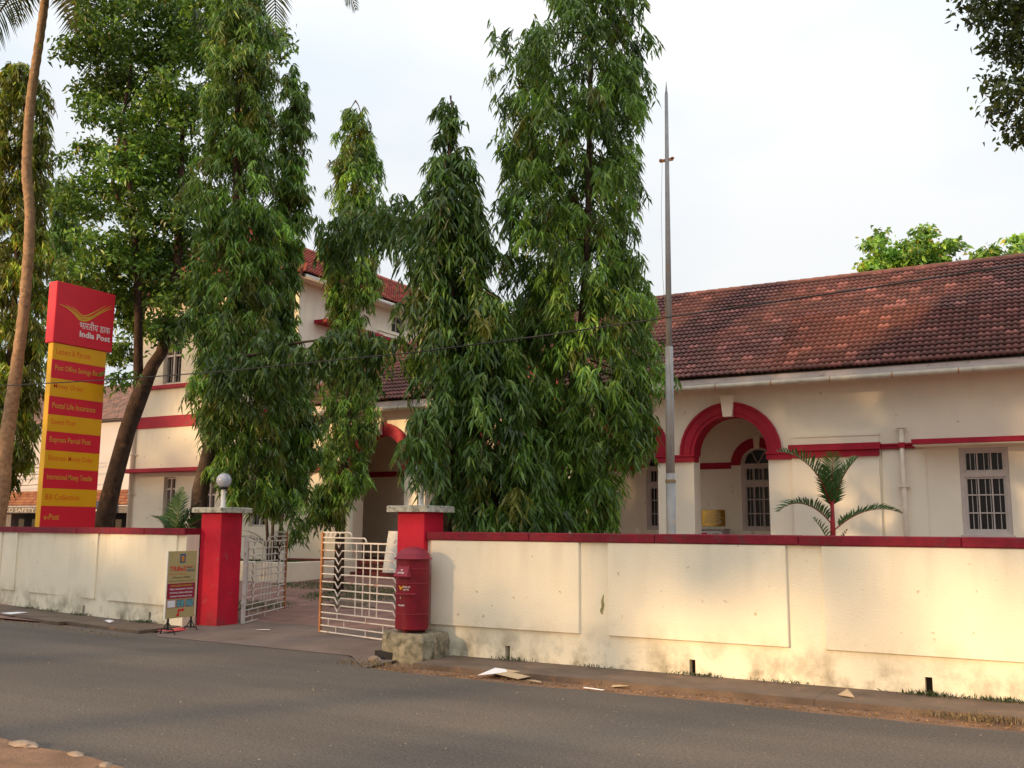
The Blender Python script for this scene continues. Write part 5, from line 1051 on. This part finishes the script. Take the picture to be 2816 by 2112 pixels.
# ---------------------------------------------------------------- ground cover
def tufts(name, pts_, h, w, m_col, label=None, cat=None, stuff=True):
    pts_ = np.array(pts_); n = len(pts_); d = rng.normal(size=(n,3))*np.array([.5,.5,.15])+np.array([0,0,1.0])
    o = leafcloud(name, pts_, d, h*rng.uniform(.5,1.3,n), np.full(n, w), np.array(m_col)*rng.uniform(.6,1.4,(n,1)), None, droop=.15)
    if stuff: o['kind'] = 'stuff'; 
    if label: tag(o, label, cat)
    return o
def patch(n, x0, x1, y0, y1, zf): 
    x_ = rng.uniform(x0,x1,n); y_ = rng.uniform(y0,y1,n); cxx, cyy = (x0+x1)/2, (y0+y1)/2
    k = ((x_-cxx)/((x1-x0)/2))**2+((y_-cyy)/((y1-y0)/2))**2 < rng.uniform(.5,1,n); x_, y_ = x_[k], y_[k]
    return [(a, b, zf(b)) for a, b in zip(x_, y_)]
tufts('grass', patch(5000, -14.6, -11.6, 15.5, 18.6, g)+patch(2500, -15.2, -12.9, 13.2, 15.4, g)+patch(2500, -16.9, -13.8, 17.4, 19.2, g), .07, .012, (.05,.11,.02))
o = tufts('planter_grass', patch(3500, -20.9, -17.0, 18.7, 21.0, lambda y: g(19.8)+.355), .10, .014, (.04,.10,.015))
wd_ = []
for gx, yy, k in ((-6.1,10.88,60),(-3.7,10.88,90),(-1.25,10.85,160),(-2.8,10.87,40),(-.6,10.85,140),(-5.0,10.88,25),(-15.75,11.98,60),(-13.7,11.7,120),(-16.9,12.2,60),(-17.8,12.4,50)):
    for i in range(k): wd_.append((gx+rng.normal()*.16, yy-abs(rng.normal())*.04, 0.0))
tufts('weeds', wd_, .07, .012, (.05,.075,.025))
tufts('dry_grass', [(-.75+rng.normal()*.22, 10.0+rng.normal()*.07, -.055) for i in range(500)]+[(-7.5+rng.normal()*.3, 9.9+rng.normal()*.12, -.055) for i in range(260)], .09, .009, (.26,.19,.10))
# dead leaves and grit on the verge
n = 1500; x_ = np.concatenate([rng.uniform(-7.6,4,n), rng.uniform(-20,-12.6,n//3)]); 
y_ = np.concatenate([9.7+np.abs(rng.normal(size=n))*.13, np.array([lwall_y(v)-1.1-abs(rng.normal())*.12 for v in x_[n:]])])
pp_ = np.stack([x_, y_, np.full(len(x_), -.048)], 1); d = rng.normal(size=pp_.shape)*np.array([1,1,.08])
o = leafcloud('fallen_leaves', pp_, d, rng.uniform(.015,.05,len(x_)), rng.uniform(.01,.02,len(x_)), np.array([(.34,.20,.09)])*rng.uniform(.4,1.4,(len(x_),1)), None, droop=0); o['kind'] = 'stuff'
n = 1800; pp_ = np.stack([rng.uniform(-14,4,n), rng.uniform(4.8,9.6,n), np.full(n, ROADZ+.003)], 1); d = rng.normal(size=pp_.shape)*np.array([1,1,.05])
o = leafcloud('road_grit', pp_, d, rng.uniform(.006,.022,n), rng.uniform(.005,.012,n), np.array([(.42,.34,.24)])*rng.uniform(.4,1.2,(n,1)), None, droop=0); o['kind'] = 'stuff'
ye_ = []
for (x, y, z) in ((-11.3,12.2,4.2),): 
    o = leafcloud('yellow_leaf', np.array([(0,0,0.)]), np.array([(1,.1,.05)]), np.array([.22]), np.array([.07]), np.array([(.55,.36,.03)]), None); o.location = (-11.55,11.85,4.15); tag(o, 'single large yellow leaf hanging from the horizontal branch over the gate', 'leaf')
# ---------------------------------------------------------------- street trees behind the camera, filtering the low sun
def street_tree(x, y, h, r, lab, dens):
    bl = []; rr_ = random.Random(int(x*10+y))
    for i in range(15): a = rr_.uniform(0,6.28); q = r*math.sqrt(rr_.random())*.9; bl.append((x+q*math.cos(a), y+q*math.sin(a), h*rr_.uniform(.40,1.0), rr_.uniform(.9,1.9)*r/4.2))
    blob_tree('street_tree', lab, bl, [(x,y,-.06,.35),(x,y,h*.3,.28),(x+.2,y,h*.75,.12)], [], dens, .26, .15, 1., .03, 'bark', (x,y,-.06), group='trees across the street')
for i, (x, y, h, r) in enumerate(((-34,-17,14,4.5),(-27,-21,23,5.5),(-19,-16,19,5.2),(-12,-20,21,5.5),(-5,-17,17,5),(-43,-20,14,6),(-51,-18,22,6),(-22,-27,24,6),(-8,-28,24,6),(2,-22,20,5),(-36,-28,15,6),(-53,-26,25,6),(-58,-24,24,6))):
    street_tree(x, y, h, r, 'spreading street tree across the road', .21)
